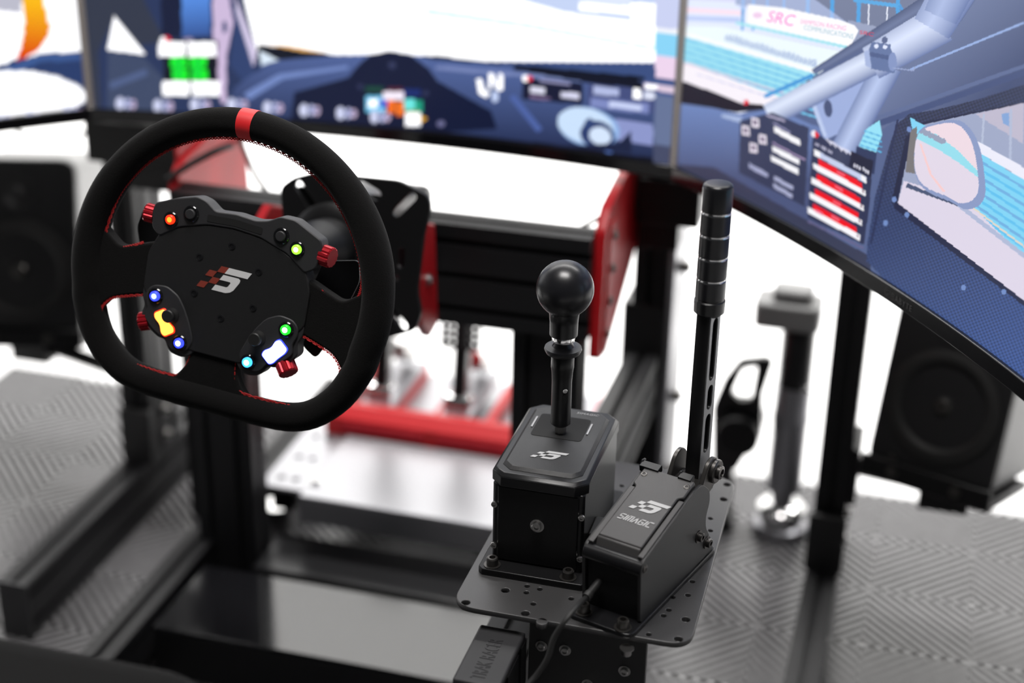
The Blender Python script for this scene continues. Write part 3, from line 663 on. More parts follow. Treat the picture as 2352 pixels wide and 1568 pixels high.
profile('cross_member', 'profile_black', rig, (-0.83, 1.98, 0.06), (-0.38, 1.98, 0.06), 0.04, 0.04, (0, 0, 1))
def side_plate(x, sgn):
    out = rounded([(1.592, 0.436), (1.602, 0.585), (1.625, 0.606), (1.75, 0.622), (1.79, 0.602), (1.797, 0.505), (1.632, 0.428)], 0.006)
    M = Matrix(((0, 0, 1, x), (1, 0, 0, 0), (0, 1, 0, 0), (0, 0, 0, 1)))
    o = mesh_obj('side_plate', plate_mesh(out, [], 0.012, M, 0.001), 'red_paint', rig)
    b = B(); fl = [(1.606, 0.440), (1.626, 0.438), (1.646, 0.588), (1.618, 0.590)]
    b.prism(fl, x+sgn*0.006 if sgn > 0 else x-0.009, x+0.009 if sgn > 0 else x-0.006, Matrix(((0, 0, 1, 0), (1, 0, 0, 0), (0, 1, 0, 0), (0, 0, 0, 1)))); b.done('plate_flange', 'red_paint', o, bevel=0.001)
    for k in range(4):
        bolt('plate_bolt', 'dark_steel', o, frame((x+sgn*0.009, 1.619+0.0050*k, 0.457+0.038*k), (0, sgn, 0), (0, 0, 1)), 0.0045, 0.003)
    return o
side_plate(-0.336, 1); side_plate(-0.850, -1)
tag(B().box((-0.8545, 1.62, 0.56), (-0.8505, 1.79, 0.622)).done('side_panel', 'red_paint', rig, bevel=0.001), 'red inner side panel')
# mount for the wheel base
WT = math.radians(13.56)
PU = Vector((0, math.sin(WT), math.cos(WT))); PN = Vector((0, -math.cos(WT), math.sin(WT)))
PC = Vector((-0.575, 1.4244, 0.6064))
MP = frame(PC, (1, 0, 0), PU)
mmp = lambda L: [(a*0.001, b*0.001) for a, b in L]
outl = rounded(mmp([(-63, 52), (-50, 63), (-27, 71), (63, 72), (94, 61), (98, 50), (93, 22), (90, -38), (96, -58), (91, -77), (62, -89), (-28, -89), (-57, -77), (-62, -58), (-56, -38), (-59, 22)]), 0.006)
hl = [slot((-0.044, 0.057), (-0.028, 0.038), 0.0055), slot((0.079, 0.058), (0.064, 0.041), 0.0055), slot((0.024, 0.063), (0.040, 0.056), 0.0065), slot((0.0715, 0.002), (0.0715, -0.012), 0.0042), circle(0.068, -0.026, 0.004), slot((0.065, -0.058), (0.079, -0.075), 0.0055), slot((-0.034, -0.058), (-0.048, -0.075), 0.0055), slot((-0.040, 0.002), (-0.040, -0.012), 0.0042)]
wm = thing('wheel_base_mount', 'black slotted mounting plate with red cheeks on the wheel beam', 'mount', tuple(PC-PU*0.09))
mesh_obj('slotted_plate', plate_mesh(outl, hl, 0.008, MP @ Matrix.Translation((0, 0, 0)), 0.0008), 'black_anodised', wm)
for x in (-0.690, -0.513):
    b = B(); b.prism([(1.485, 0.50), (1.470, 0.60), (1.50, 0.612), (1.53, 0.60), (1.54, 0.48), (1.51, 0.475)], x, x+0.010, Matrix(((0, 0, 1, 0), (1, 0, 0, 0), (0, 1, 0, 0), (0, 0, 0, 1))))
    c = b.done('mount_cheek', 'red_paint', wm, bevel=0.0015)
    bolt('cheek_bolt', 'steel', c, frame((x+0.010, 1.505, 0.545), (0, 1, 0), (0, 0, 1)), 0.005, 0.004)
# ---- wheel base motor
wbm = thing('direct_drive_motor', 'black square direct drive motor behind the steering wheel', 'motor', tuple(PC-PN*0.08-PU*0.05))
b = B(frame(PC-PN*0.005, (1, 0, 0), PU)); b.prism(rounded([(-0.055, -0.055), (0.055, -0.055), (0.055, 0.055), (-0.055, 0.055)], 0.012), -0.135, 0.0); b.done('motor_body', 'black_satin', wbm, bevel=0.002)
b = B(frame(PC+PN*0.004, (1, 0, 0), PU)); b.lathe([(0.045, 0), (0.045, 0.012), (0.040, 0.016), (0.030, 0.018), (0.030, 0.05), (0.024, 0.06), (0.024, 0.14), (0.034, 0.145), (0.034, 0.165), (0.028, 0.172), (0.028, 0.192)], 32); b.done('shaft', 'black_anodised', wbm)
for k in range(6):
    a = k*math.pi/3; bolt('shaft_screw', 'dark_steel', wbm, frame(PC+PN*0.016+Vector((1, 0, 0))*0.037*math.cos(a)+PU*0.037*math.sin(a), (1, 0, 0), PU), 0.003, 0.003, False)
# ---- uprights that carry the monitors
for sx, lab in ((-0.313, 'black aluminium monitor upright beside the red side plate, behind the hand brake'), (-0.944, 'black aluminium monitor upright behind the steering wheel rim')):
    t = thing('monitor_upright', lab, 'post', (sx, 1.84, 0.0), group='monitor uprights')
    profile('post', 'profile_black', t, (sx, 1.84, 0.0), (sx, 1.84, 0.92), 0.04, 0.08, (1, 0, 0))
    l_, r_ = (0.012, 0.062) if sx > -0.5 else (0.105, 0.03)
    b = B(); b.box((sx-l_, 1.75, 0.545), (sx+r_, 1.80, 0.60)); b.box((sx-l_*0.6, 1.76, 0.51), (sx+r_*0.6, 1.80, 0.545)); b.box((sx-0.012, 1.76, 0.60), (sx+0.03, 1.80, 0.80)); b.done('clamp_block', 'black_anodised', t, bevel=0.002)
    b = B(); b.box((sx-0.032, 1.7985, 0.33), (sx+0.022, 1.895, 0.42)); b.done('joint_bracket', 'black_powder', t, bevel=0.003)
    b = B(); b.box((sx+0.0225, 1.80, 0.10), (sx+0.0305, 1.90, 0.52)); s = b.done('gusset', 'aluminium_grey', t, bevel=0.002)
    for z in (0.17, 0.28, 0.46): bolt('gusset_bolt', 'dark_steel', s, frame((sx+0.0305, 1.84, z), (0, 1, 0), (0, 0, 1)), 0.007, 0.012)
# ---- arm that carries the shifter
arm = thing('shifter_support', 'black profile arm with an embossed end cap under the shifter plate', 'arm', (-0.314, 1.4, 0.28))
profile('arm_rail', 'profile_black', arm, (-0.314, 1.054, 0.32), (-0.314, 1.783, 0.32), 0.04, 0.08, (1, 0, 0))
profile('arm_post', 'profile_black', arm, (-0.288, 1.013, 0.0), (-0.288, 1.013, 0.434), 0.04, 0.08, (1, 0, 0))
b = B(); b.box((-0.3075, 0.974, 0.434), (-0.2685, 1.052, 0.441)); cap = b.done('end_cap', 'dark_plastic', arm, bevel=0.002, bseg=3)
mesh_obj('cap_lettering', text_mesh('TRAK RACER', 0.0150, Matrix(((0, -1.15, 0, -0.288), (0.62, 0, 0, 1.007), (0, 0, 1, 0.4411), (0, 0, 0, 1))), 0.0004), 'dark_plastic', cap, sm=0)
b = B(); b.box((-0.266, 1.052, 0.30), (-0.168, 1.058, 0.452)); br = b.done('bracket_plate', 'black_powder', arm, bevel=0.001)
for x, z in ((-0.255, 0.43), (-0.235, 0.43), (-0.215, 0.40), (-0.185, 0.42), (-0.178, 0.395)): bolt('bracket_bolt', 'steel', br, frame((x, 1.052, z), (1, 0, 0), (0, 0, 1)), 0.0035, 0.003)
b = B(); b.box((-0.268, 1.058, 0.36), (-0.20, 1.20, 0.4555)); b.done('arm_block', 'black_anodised', arm, bevel=0.002)
# ---- plate the shifter and the hand brake stand on
PZ = 0.461
pl = thing('shifter_plate', 'dark grey perforated mounting plate with rounded corners under shifter and hand brake', 'plate', (-0.232, 1.18, PZ-0.006))
holes_px = [(1070, 1383), (1161, 1355), (1209, 1360), (1211, 1345), (1240, 1352), (1225, 1386), (1207, 1408), (1245, 1426), (1490, 1456), (1558, 1467), (1575, 1422), (1524, 1413), (1536, 1400), (1590, 1335), (1670, 1112), (1662, 1146), (1632, 1190), (1632, 1218), (1545, 1371), (1580, 1366), (1428, 1115), (1440, 1180), (1455, 1130), (1312, 1374)]
hp = [circle(*at(u, v, z=PZ)[:2], 0.0042 if i in (0, 1, 6, 7, 9, 10, 14, 15) else 0.0030) for i, (u, v) in enumerate(holes_px)]
po = rounded([(-0.330, 1.044), (-0.133, 1.044), (-0.137, 1.320), (-0.330, 1.320)], 0.020, 7)
mesh_obj('plate', plate_mesh(po, hp, 0.005, Matrix.Translation((0, 0, PZ-0.0025)), 0.0007), 'plate_metal', pl)
bolt('plate_bolt', 'steel', pl, frame(at(1440, 1487, z=PZ-0.008), (1, 0, 0), (0, -1, 0)), 0.004, 0.006)
# ================================================================ shifter
SX, SY = -0.276, 1.175
sh = thing('gear_shifter', 'black gear shifter with round knob on a square housing', 'shifter', (SX, SY, PZ))
TS = Matrix.Translation((SX, SY, PZ))
def octo(w, d, c): return [(-w+c, -d), (w-c, -d), (w, -d+c), (w, d-c), (w-c, d), (-w+c, d), (-w, d-c), (-w, -d+c)]
b = B(TS); b.prism(octo(0.047, 0.082, 0.004), 0, 0.006); b.done('base_plate', 'black_anodised', sh, bevel=0.0008)
b = B(TS); b.prism(octo(0.0395, 0.064, 0.002), 0.006, 0.080); b.done('housing', 'black_satin', sh, bevel=0.0008)
b = B(TS); b.prism(octo(0.036, 0.0650, 0.002), 0.008, 0.078); b.done('front_panel', 'black_anodised', sh, bevel=0.0006)
b = B(TS); b.prism(octo(0.0415, 0.068, 0.010), 0.080, 0.089, top=None); b.prism(octo(0.0415, 0.068, 0.010), 0.089, 0.092, top=octo(0.0385, 0.065, 0.009)); b.done('lid', 'black_satin', sh, bevel=0.0006)
b = B(TS); b.prism(octo(0.0345, 0.0595, 0.008), 0.092, 0.0950, top=octo(0.0315, 0.0565, 0.007)); lid = b.done('lid_panel', 'black_powder', sh, bevel=0.0004)
emblem(lid, TS @ Matrix.Translation((0.001, -0.031, 0.0951)), 0.0045, 'silver_mark', 'silver_mark')
mesh_obj('lid_lettering', text_mesh('SIMAGIC', 0.0048, TS @ Matrix.Translation((0.014, 0.052, 0.0951)), 0.0001, shear=0.2, space=1.1), 'silver_mark', lid, sm=0)
b = B(TS); b.prism(rounded([(-0.025, 0.0), (0.020, 0.0), (0.020, 0.042), (-0.025, 0.042)], 0.004), 0.0950, 0.0953); b.done('gate', 'dark_void', sh, sm=0)
for q in ([(-0.028, 0.014), (-0.0265, 0.014), (-0.0265, 0.034), (-0.028, 0.034)], [(0.0215, 0.014), (0.023, 0.014), (0.023, 0.034), (0.0215, 0.034)]):
    b = B(TS); b.prism(q, 0.0950, 0.0958); b.done('gate_glint', 'steel', sh, sm=0)  # bright strips added to imitate reflections along the lid's chamfered edges
for sx in (-0.0375, 0.0375):
    for z in (0.020, 0.060):
        bolt('panel_screw', 'steel', sh, TS @ frame((sx, -0.0640, z), (1, 0, 0), (0, 0, 1)), 0.0027, 0.0022, False)
bolt('panel_screw', 'steel', sh, TS @ frame((0.0, -0.0650, 0.046), (1, 0, 0), (0, 0, 1)), 0.0042, 0.0030)
for sx in (-0.036, 0.030):
    for sy in (-0.074, 0.074): bolt('base_bolt', 'dark_steel', sh, TS @ Matrix.Translation((sx, sy, 0.006)), 0.0050, 0.0070)
b = B(TS); b.box((0.0395, -0.045, 0.012), (0.052, -0.015, 0.034)); b.lathe([(0.008, 0), (0.008, 0.006)], 16, frame((0.052, -0.03, 0.023), (0, 1, 0), (0, 0, 1))); b.done('side_connector', 'black_plastic', sh, bevel=0.001)
LV = TS @ Matrix.Translation((-0.001, 0.012, 0.0))
b = B(LV); b.lathe([(0.0052, 0.088), (0.0052, 0.106)], 8); b.done('lever_rod', 'steel', sh)
b = B(LV); b.lathe([(0.0070, 0.103), (0.0086, 0.1045), (0.0086, 0.145), (0.0090, 0.152), (0.0098, 0.158), (0.0098, 0.170), (0.0085, 0.172)], 24); sl = b.done('lever_sleeve', 'black_satin', sh)
b = B(LV); b.lathe([(0.0016, 0), (0.0022, 0.0004), (0.0022, 0.0010), (0.0012, 0.0012), (0, 0.0008)], 12, frame((0.0045, -0.0072, 0.139), (0.85, 0.53, 0), (0, 0, 1))); b.done('sleeve_screw', 'chrome', sl)
b = B(LV); b.prism(slot((0, -0.001), (0, 0.004), 0.0019), 0, 0.0004, frame((0.0047, -0.0074, 0.130), (0.85, 0.53, 0), (0, 0, 1))); b.done('sleeve_slot', 'dark_void', sl)
b = B(LV); b.lathe([(0.0100, 0.1690), (0.0145, 0.1715), (0.0160, 0.1745), (0.0156, 0.1765), (0.0130, 0.1765), (0.0095, 0.1775), (0.0068, 0.181), (0.0062, 0.185)], 32); b.done('lockout_ring', 'knob_black', sh)
b = B(LV); b.lathe([(0.0070, 0.1815), (0.0095, 0.1825), (0.0098, 0.1850), (0.0095, 0.1870), (0.0075, 0.1875)], 28); tag(b.done('knob_ferrule', 'chrome', sh), 'chrome ring')
kz, kr = 0.2295, 0.0242
pf = [(0.0100, 0.1872), (0.0118, 0.1880), (0.0120, 0.2000)]
a0 = math.asin(0.0128/kr)
for k in range(25):
    a = a0+(math.pi-a0)*k/24; pf.append((max(0, kr*math.sin(a)), kz-kr*math.cos(a)))
pf[-1] = (0, kz+kr)
b = B(LV); b.lathe(pf, 40); b.done('knob', 'knob_black', sh, sm=60)
# ================================================================ hand brake
HA = math.radians(-16.36)
HT = Matrix.Translation((-0.1771, 1.0465, PZ)) @ Matrix.Rotation(HA, 4, 'Z')
hb = thing('hand_brake', 'black upright hand brake lever with ringed grip on a wedge housing', 'hand brake', mtx=HT.copy())
YZ = lambda x: Matrix(((0, 0, 1, x), (1, 0, 0, 0), (0, 1, 0, 0), (0, 0, 0, 1)))      # polygon (y,z) pushed along x
b = B(HT); b.prism(rounded([(-0.058, -0.010), (0.001, -0.010), (0.001, 0.150), (-0.058, 0.150)], 0.008), 0, 0.004); b.done('foot_plate', 'black_satin', hb, bevel=0.0008)
sideP = rounded([(0.010, 0.004), (0.006, 0.055), (0.010, 0.062), (0.100, 0.0835), (0.112, 0.083), (0.128, 0.070), (0.130, 0.058), (0.124, 0.046), (0.126, 0.034), (0.134, 0.024), (0.136, 0.012), (0.146, 0.004)], 0.005, 4)
for x, nm in ((-0.0530, 0), (-0.0025, 1)):
    me = plate_mesh(sideP, [], 0.0030, HT @ YZ(x), 0.0005)
    s = mesh_obj('side_cheek', me, 'black_powder', hb)
    if nm:
        for l, z in ((0.112, 0.033), (0.130, 0.018)): bolt('cheek_bolt', 'dark_steel', s, HT @ frame((-0.0009, l, z), (0, 1, 0), (0, 0, 1)), 0.0040, 0.0035)
        bolt('cheek_screw', 'dark_steel', s, HT @ frame((-0.0009, 0.0125, 0.054), (0, 1, 0), (0, 0, 1)), 0.0034, 0.0008, False)
b = B(HT); b.prism([(0.012, 0.004), (0.009, 0.050), (0.013, 0.058), (0.100, 0.0775), (0.118, 0.074), (0.120, 0.004)], -0.0515, -0.004, Matrix(((0, 0, 1, 0), (1, 0, 0, 0), (0, 1, 0, 0), (0, 0, 0, 1)))); b.done('housing', 'black_anodised', hb, bevel=0.0008)
b = B(HT); b.cyl((-0.0535, 0.0115, 0.0545), (-0.002, 0.0115, 0.0545), 0.0068, seg=20); b.done('nose_bar', 'black_satin', hb)
# sloped cover with a raised pad
sl_ = Vector((0, 0.090, 0.0215)).normalized()
HC_ = HT @ frame((-0.0278, 0.016, 0.0625), (1, 0, 0), sl_)
cov = rounded([(-0.0195, 0.004), (0.0195, 0.004), (0.0195, 0.068), (0.0235, 0.071), (0.0235, 0.092), (-0.0235, 0.092), (-0.0235, 0.071), (-0.0195, 0.068)], 0.0015, 3)
b = B(HC_); b.prism(cov, -0.003, 0.0045); b.prism([(-0.0195, -0.003), (0.0195, -0.003), (0.0195, 0.004), (-0.0195, 0.004)], -0.003, 0.0040, top=[(-0.0195, 0.002), (0.0195, 0.002), (0.0195, 0.004), (-0.0195, 0.004)])
cover = b.done('cover', 'grey_powder', hb, bevel=0.0010)
for sx in (-0.0250, 0.0250):
    b = B(HC_); b.box((min(sx, sx*0.80), -0.004, -0.003), (max(sx, sx*0.80), 0.0685, 0.0025)); b.done('cover_rail', 'grey_powder', hb, bevel=0.0006)
for sx in (-0.0198, 0.0198): bolt('cover_screw', 'dark_steel', cover, HC_ @ Matrix.Translation((sx, 0.0835, 0.0040)), 0.0028, 0.0010, False)
emblem(cover, HC_ @ Matrix.Translation((0.004, 0.049, 0.0046)), 0.0047, 'silver_mark', 'silver_mark')
stroke_word(cover, HC_ @ Matrix.Translation((0.0005, 0.030, 0.0046)), 0.0285, 0.0058, 'silver_mark')
for sx, w in ((-0.019, 0.009), (0.014, 0.006)):
    b = B(HC_); b.tube([(sx-w, 0.093, 0.002), (sx-w, 0.097, 0.006), (sx-w, 0.101, 0.004)], 0.0015, 6); b.box((sx-w, 0.090, 0.000), (sx+w, 0.098, 0.006)); b.done('cover_clip', 'black_anodised', hb, bevel=0.002)
b = B(HT)
for x in (-0.038, -0.008):
    b.prism(rounded([(0.112, 0.066), (0.132, 0.062), (0.150, 0.070), (0.152, 0.086), (0.142, 0.096), (0.130, 0.094)], 0.006, 4), x, x+0.004, Matrix(((0, 0, 1, 0), (1, 0, 0, 0), (0, 1, 0, 0), (0, 0, 0, 1))))
b.box((-0.036, 0.112, 0.062), (-0.006, 0.146, 0.074)); b.done('clevis', 'dark_steel', hb, bevel=0.0008)
b = B(HT); b.lathe([(0.0105, 0), (0.0105, 0.003), (0.0095, 0.004), (0.006, 0.004), (0.006, 0.007), (0.0035, 0.0075), (0.003, 0.005), (0, 0.005)], 24, frame((-0.004, 0.141, 0.082), (0, 1, 0), (0, 0, 1))); b.done('pivot_bolt', 'dark_steel', hb)
LX, LY = -0.021, 0.1435
lo_ = [(LY-0.0100, 0.070), (LY+0.0100, 0.070), (LY+0.0095, 0.226), (LY-0.0095, 0.226)]
hs = [slot((LY, 0.168), (LY, 0.215), 0.0050), slot((LY, 0.141), (LY, 0.154), 0.0050), slot((LY, 0.100), (LY, 0.127), 0.0050)]
mesh_obj('lever_bar', plate_mesh(lo_, hs, 0.0125, HT @ YZ(LX), 0.0006), 'black_satin', hb)
me = plate_mesh([(y*0.97+LY*0.03, z) for y, z in lo_], hs, 0.0006, HT @ YZ(LX+0.0064), 0)
tag(mesh_obj('lever_face', me, 'lever_grey', hb), 'grey slotted side face')
GZ = HT @ Matrix.Translation((LX, LY, 0))
b = B(GZ); b.lathe([(0.0100, 0.222), (0.0126, 0.2245), (0.0128, 0.2345), (0.0118, 0.2355), (0.0118, 0.2365)], 32); b.done('grip_collar', 'black_satin', hb)
zs = [0.2365, 0.2535, 0.2725, 0.2915, 0.3105, 0.3340]
for k in range(5):
    z0, z1 = zs[k]+(0.0010 if k else 0), zs[k+1]-(0.0010 if k < 4 else 0)
    pf = [(0.0112, z0), (0.0122, z0+0.0005), (0.0122, z1-0.0005), (0.0112, z1)] if k < 4 else [(0.0112, z0), (0.0122, z0+0.0005), (0.0122, z1-0.0035), (0.0116, z1-0.0014), (0.0102, z1-0.0002), (0.0092, z1), (0, z1-0.0004)]
    b = B(GZ); b.lathe(pf, 36); b.done('grip_segment', 'knob_black', hb)
    if k < 4:
        b = B(GZ); b.lathe([(0.0113, zs[k+1]-0.0013), (0.0121, zs[k+1]-0.0010), (0.0118, zs[k+1]), (0.0121, zs[k+1]+0.0010), (0.0113, zs[k+1]+0.0013)], 36); tag(b.done('grip_ring', 'chrome', hb), 'chrome ring')
for x, l in ((-0.047, -0.001), (-0.010, -0.003)):
    bolt('foot_bolt', 'dark_steel', hb, HT @ Matrix.Translation((x, l, 0.004)), 0.0050, 0.0075)
b = B(HT); b.cyl((-0.040, 0.012, 0.030), (-0.0405, -0.004, 0.026), 0.0032); b.cyl((-0.0405, -0.004, 0.026), (-0.041, -0.009, 0.0245), 0.0040); b.done('plug', 'black_plastic', hb, bevel=0.0004)
p0 = HT @ Vector((-0.041, -0.009, 0.0245))
cp = [tuple(p0), at(1325, 1392, y=1.020), at(1298, 1425, y=1.005), at(1272, 1465, y=1.0), at(1258, 1510, y=0.995), at(1232, 1550, y=0.99), at(1190, 1600, y=0.98), at(1150, 1690, y=0.98)]
b = B(); b.tube(catmull([Vector(p) for p in cp], 6, False), 0.0022, 8); tag(b.done('cable', 'rubber'), 'thin black cable leading down from the hand brake', 'cable')
# ================================================================ steering wheel
def wheel_matrix():
    t, r, y = math.radians(13.56), math.radians(6.6746), math.radians(0.279)
    Rz = Matrix.Rotation(y, 3, 'Z')
    up0, rt0 = Rz @ Vector((0, math.sin(t), math.cos(t))), Rz @ Vector((1, 0, 0)); n = rt0.cross(up0)
    rt = rt0*math.cos(r)-up0*math.sin(r); up = rt0*math.sin(r)+up0*math.cos(r)
    o = Vector((-0.575, 1.1717, 0.6674))+rt*0.00147
    return Matrix(((rt[0], up[0], n[0], o[0]), (rt[1], up[1], n[1], o[1]), (rt[2], up[2], n[2], o[2]), (0, 0, 0, 1)))
WM = wheel_matrix(); S = 0.001
W_ = WM @ Matrix.Scale(S, 4)          # millimetres, x right, y up, z towards the driver
sw = thing('steering_wheel', 'black suede D-shaped racing steering wheel with red stitching and lit buttons', 'steering wheel', mtx=WM.copy())
cl = [(137*math.cos(math.radians(a)), 137*math.sin(math.radians(a))-1, 0) for a in range(-14, 195, 8)]
cl += [(-130, -50, 0), (-117, -78, 0), (-96, -99, 0), (-72, -108, 0), (-36, -110, 0), (0, -110, 0), (36, -110, 0), (72, -108, 0), (96, -99, 0), (117, -78, 0), (130, -50, 0)]
path = catmull(cl, 4)
rad = []
for p in path:
    a = math.degrees(math.atan2(p.y, p.x)); g = math.exp(-((min(abs(a-8), abs(a-172), abs(a+188))-10)/28)**2)
    rad.append(12.8+1.6*g)
b = B(W_); b.tube(path, rad, 18, True, rz=[r*1.12 for r in rad]); b.done('rim', 'suede', sw, sm=60)
# red centre band on top of the rim
bp = [Vector((137*math.cos(math.radians(a)), 137*math.sin(math.radians(a))-1, 0)) for a in np.linspace(89.0, 94.6, 7)]
b = B(W_); b.tube(bp, 13.3, 22, False, rz=14.7); tag(b.done('centre_band', 'red_leather', sw, sm=60), 'red leather band at twelve o’clock')
# spokes wrapped in suede
def spoke(poly, z0, z1):
    b = B(W_); b.prism(rounded(poly, 12, 6), z0, z1); b.done('spoke', 'suede', sw, bevel=0.004, bseg=3)
spoke([(-130, 22), (-118, 14), (-106, 5), (-92, 10), (-66, 20), (-60, -20), (-72, -30), (-92, -36), (-108, -42), (-118, -56), (-134, -60)], -9, 5)
spoke([(130, 22), (118, 14), (106, 5), (92, 10), (66, 20), (60, -20), (72, -30), (92, -36), (108, -42), (118, -56), (134, -60)][::-1], -9, 5)
spoke([(-44, -104), (-32, -92), (-26, -80), (-22, -56), (20, -56), (20, -80), (26, -92), (38, -104), (38, -112), (-44, -112)][::-1], -9, 5)
# stitching along the inner edge of the three openings
def stitch(pts, closed=False):
    P = catmull([(x, y, 0) for x, y in pts], 8, closed); b = B(W_)
    a = []; c = []
    for i, p in enumerate(P):
        t = (P[min(i+1, len(P)-1)]-P[max(i-1, 0)]).normalized(); n = Vector((-t.y, t.x, 0)); w = 0.9 if i % 2 else -0.9
        a.append(p+n*w+Vector((0, 0, 4))); c.append(p-n*w+Vector((0, 0, 4)))
    b.tube(a, 0.55, 5); b.tube(c, 0.55, 5)
    for i in range(0, len(P)-1, 2): b.tube([a[i]+Vector((0, 0, 0.3)), c[i+1]+Vector((0, 0, 0.3))], 0.5, 4)
    b.done('stitching', 'red_thread', sw, sm=0)
ai = [(123.5*math.cos(math.radians(a)), 123.5*math.sin(math.radians(a))-1) for a in range(14, 168, 11)]
stitch([(86, 11), (100, 3), (111, 2), (119, 12)]+ai+[(-121, 12), (-113, 2), (-100, 6), (-84, 14)])
stitch([(-72, -31), (-92, -37), (-107, -43), (-115, -54), (-112, -68), (-102, -83), (-86, -94), (-70, -96.5), (-34, -96), (-27, -86), (-23, -70)])
stitch([(72, -31), (92, -37), (107, -43), (115, -54), (112, -68), (102, -83), (86, -94), (70, -96.5), (28, -96), (20, -86), (18, -70)])
# centre face plate
face = rounded([(-68, 28), (-46, 38), (-25, 44), (0, 46), (25, 44), (46, 38), (70, 26), (77, 8), (77, -24), (56, -48), (24, -70), (-24, -70), (-56, -48), (-77, -24), (-77, 8)][::-1], 4)
b = B(W_); b.prism(face, -10, 7.5); fp = b.done('face_plate', 'black_powder', sw, bevel=0.0012)
for k in range(6):
    a = math.radians(90+60*k); M = W_ @ Matrix.Translation((32.5*math.cos(a), 32.5*math.sin(a)-2, 7.5))
    b = B(M); b.lathe([(3.6, 0), (3.6, 0.25), (3.0, 0.5), (1.9, 0.5), (1.8, 0.1), (0, 0.1)], 18); b.done('face_screw', 'black_satin', fp)
emblem(fp, WM @ Matrix.Translation((-0.0015, 0.0, 0.0076)), 0.0072, 'white_mark', 'red_mark')
# button box on top
box = rounded([(-78, 44), (-76, 52), (-58, 60), (-38, 66), (-29, 64), (-19, 57), (0, 59), (19, 57.5), (30, 60), (40, 66), (54, 66), (80, 54), (82, 46), (79, 29), (70, 23), (51, 36), (25, 44), (0, 46), (-25, 44), (-51, 36), (-68, 24), (-76, 30)][::-1], 3, 4)
b = B(W_); b.prism(box, -8, 8.5); bb_ = b.done('button_box', 'dark_plastic', sw, bevel=0.0012, bseg=3)
b = B(W_); b.prism(rounded([(-26, 46.8), (0, 48.5), (26, 46.8), (26, 53), (0, 54.5), (-26, 53)], 2), 8.5, 8.8); b.done('label_strip', 'black_plastic', bb_, sm=0)
podR = rounded([(41, -20), (55, -13), (70, -15), (77, -22), (77, -32), (73, -40), (76, -50), (66, -60), (56, -66), (50, -66), (44, -76), (32, -79), (22, -74), (18, -63), (24, -47), (32, -32)], 5, 4)
podL = [(-x, y) for x, y in podR]
for P, nm in ((podR[::-1], 0), (podL, 1)):
    b = B(W_); b.prism(P, -9, 6.5); b.prism([(x*0.86+(47 if nm == 0 else -47)*0.14, y*0.86-48*0.14) for x, y in P], 6.5, 8.5); b.done('button_pod', 'dark_plastic', sw, bevel=0.001)
def button(x, y, z, cap, core=None, r=4.6):
    b = B(W_ @ Matrix.Translation((x, y, z))); b.lathe([(r+2.6, -2), (r+2.6, 0.8), (r+1.8, 1.6), (r+0.6, 1.6), (r+0.5, 0.6), (0, 0.6)], 24); o = b.done('button', 'gloss_black', sw)
    b = B(W_ @ Matrix.Translation((x, y, z))); b.lathe([(r, 0.6), (r, 3.0), (r-0.8, 3.6), (0, 3.7)], 24); b.done('button_cap', cap, o)
    if core:
        b = B(W_ @ Matrix.Translation((x, y, z))); b.lathe([(r*0.55, 3.7), (r*0.5, 4.0), (0, 4.1)], 20); b.done('button_lamp', core, o)
button(-59, 41, 8.5, 'led_red', 'led_red_core', 4.2); button(-41, 50, 8.5, 'dark_plastic'); button(44, 50, 8.5, 'dark_plastic'); button(60, 42, 8.5, 'led_lime', 'led_lime_core', 4.2)
button(-63, -29, 8.5, 'led_blue', 'led_blue_core', 4.4); button(-34, -65, 8.5, 'led_blue', 'led_white_core', 4.4); button(62, -29, 8.5, 'led_green', 'led_white_core', 4.4); button(32, -66, 8.5, 'led_cyan', 'led_white_core', 4.4)
def rocker(cx, cy, ang, m, halo, notch):
    P = [(-5, -11), (5, -11), (6.5, -7), (3.6, 0) if notch else (6.0, -2), (6.5, 7), (5, 11), (-5, 11), (-6.5, 7), (-4.4, 0), (-6.5, -7)]
    M = W_ @ Matrix.Translation((cx, cy, 8.5)) @ Matrix.Rotation(math.radians(ang), 4, 'Z')
    b = B(M); b.prism(rounded([(x*1.12, y*1.09) for x, y in P], 2.5), -2, 0.8); o = b.done('rocker', halo, sw, bevel=0.0004)
    b = B(M); b.prism(rounded(P, 2.5), 0.8, 1.8); b.done('rocker_lamp', m, o, bevel=0.0004)
rocker(-51, -50.5, 34, 'led_orange', 'led_red', True); rocker(55, -51, -40, 'led_white_core', 'led_blue', False)
for x, y in ((-45, -42), (38, -42.5)):
    b = B(W_ @ Matrix.Translation((x, y, 8.5))); b.lathe([(6.6, -2), (6.6, 1), (4.0, 2), (4.0, 5), (5.8, 6), (5.8, 9), (5.0, 10), (0, 10)], 22); b.done('thumb_stick', 'black_plastic', sw)
def knurl(c, d, r=8.3, L=10.5):
    d = Vector(d).normalized(); M = W_ @ Matrix.Translation(c) @ d.to_track_quat('Z', 'Y').to_matrix().to_4x4()
    n = 48; P = [((r-(0.9 if (k % 4) == 0 else 0))*math.cos(2*math.pi*k/n), (r-(0.9 if (k % 4) == 0 else 0))*math.sin(2*math.pi*k/n)) for k in range(n)]
    Q = [(x*0.9, y*0.9) for x, y in P]
    b = B(M); b.prism(P, 1.5, L-1.2); b.prism(P, L-1.2, L, top=Q); b.lathe([(r*0.6, -2), (r*0.6, 1.5)], 16); tag(b.done('rotary_knob', 'red_anodised', sw), 'red anodised rotary knob')
knurl((-77, 40, 0), (-1, 0.06, 0.12)); knurl((79, 41, 0), (1, -0.06, 0.20), 9.2, 11.5); knurl((-68, -54, 0), (-0.93, -0.34, 0.15), 8.6); knurl((62, -60, 0), (0.62, -0.66, 0.35), 9.0, 12)
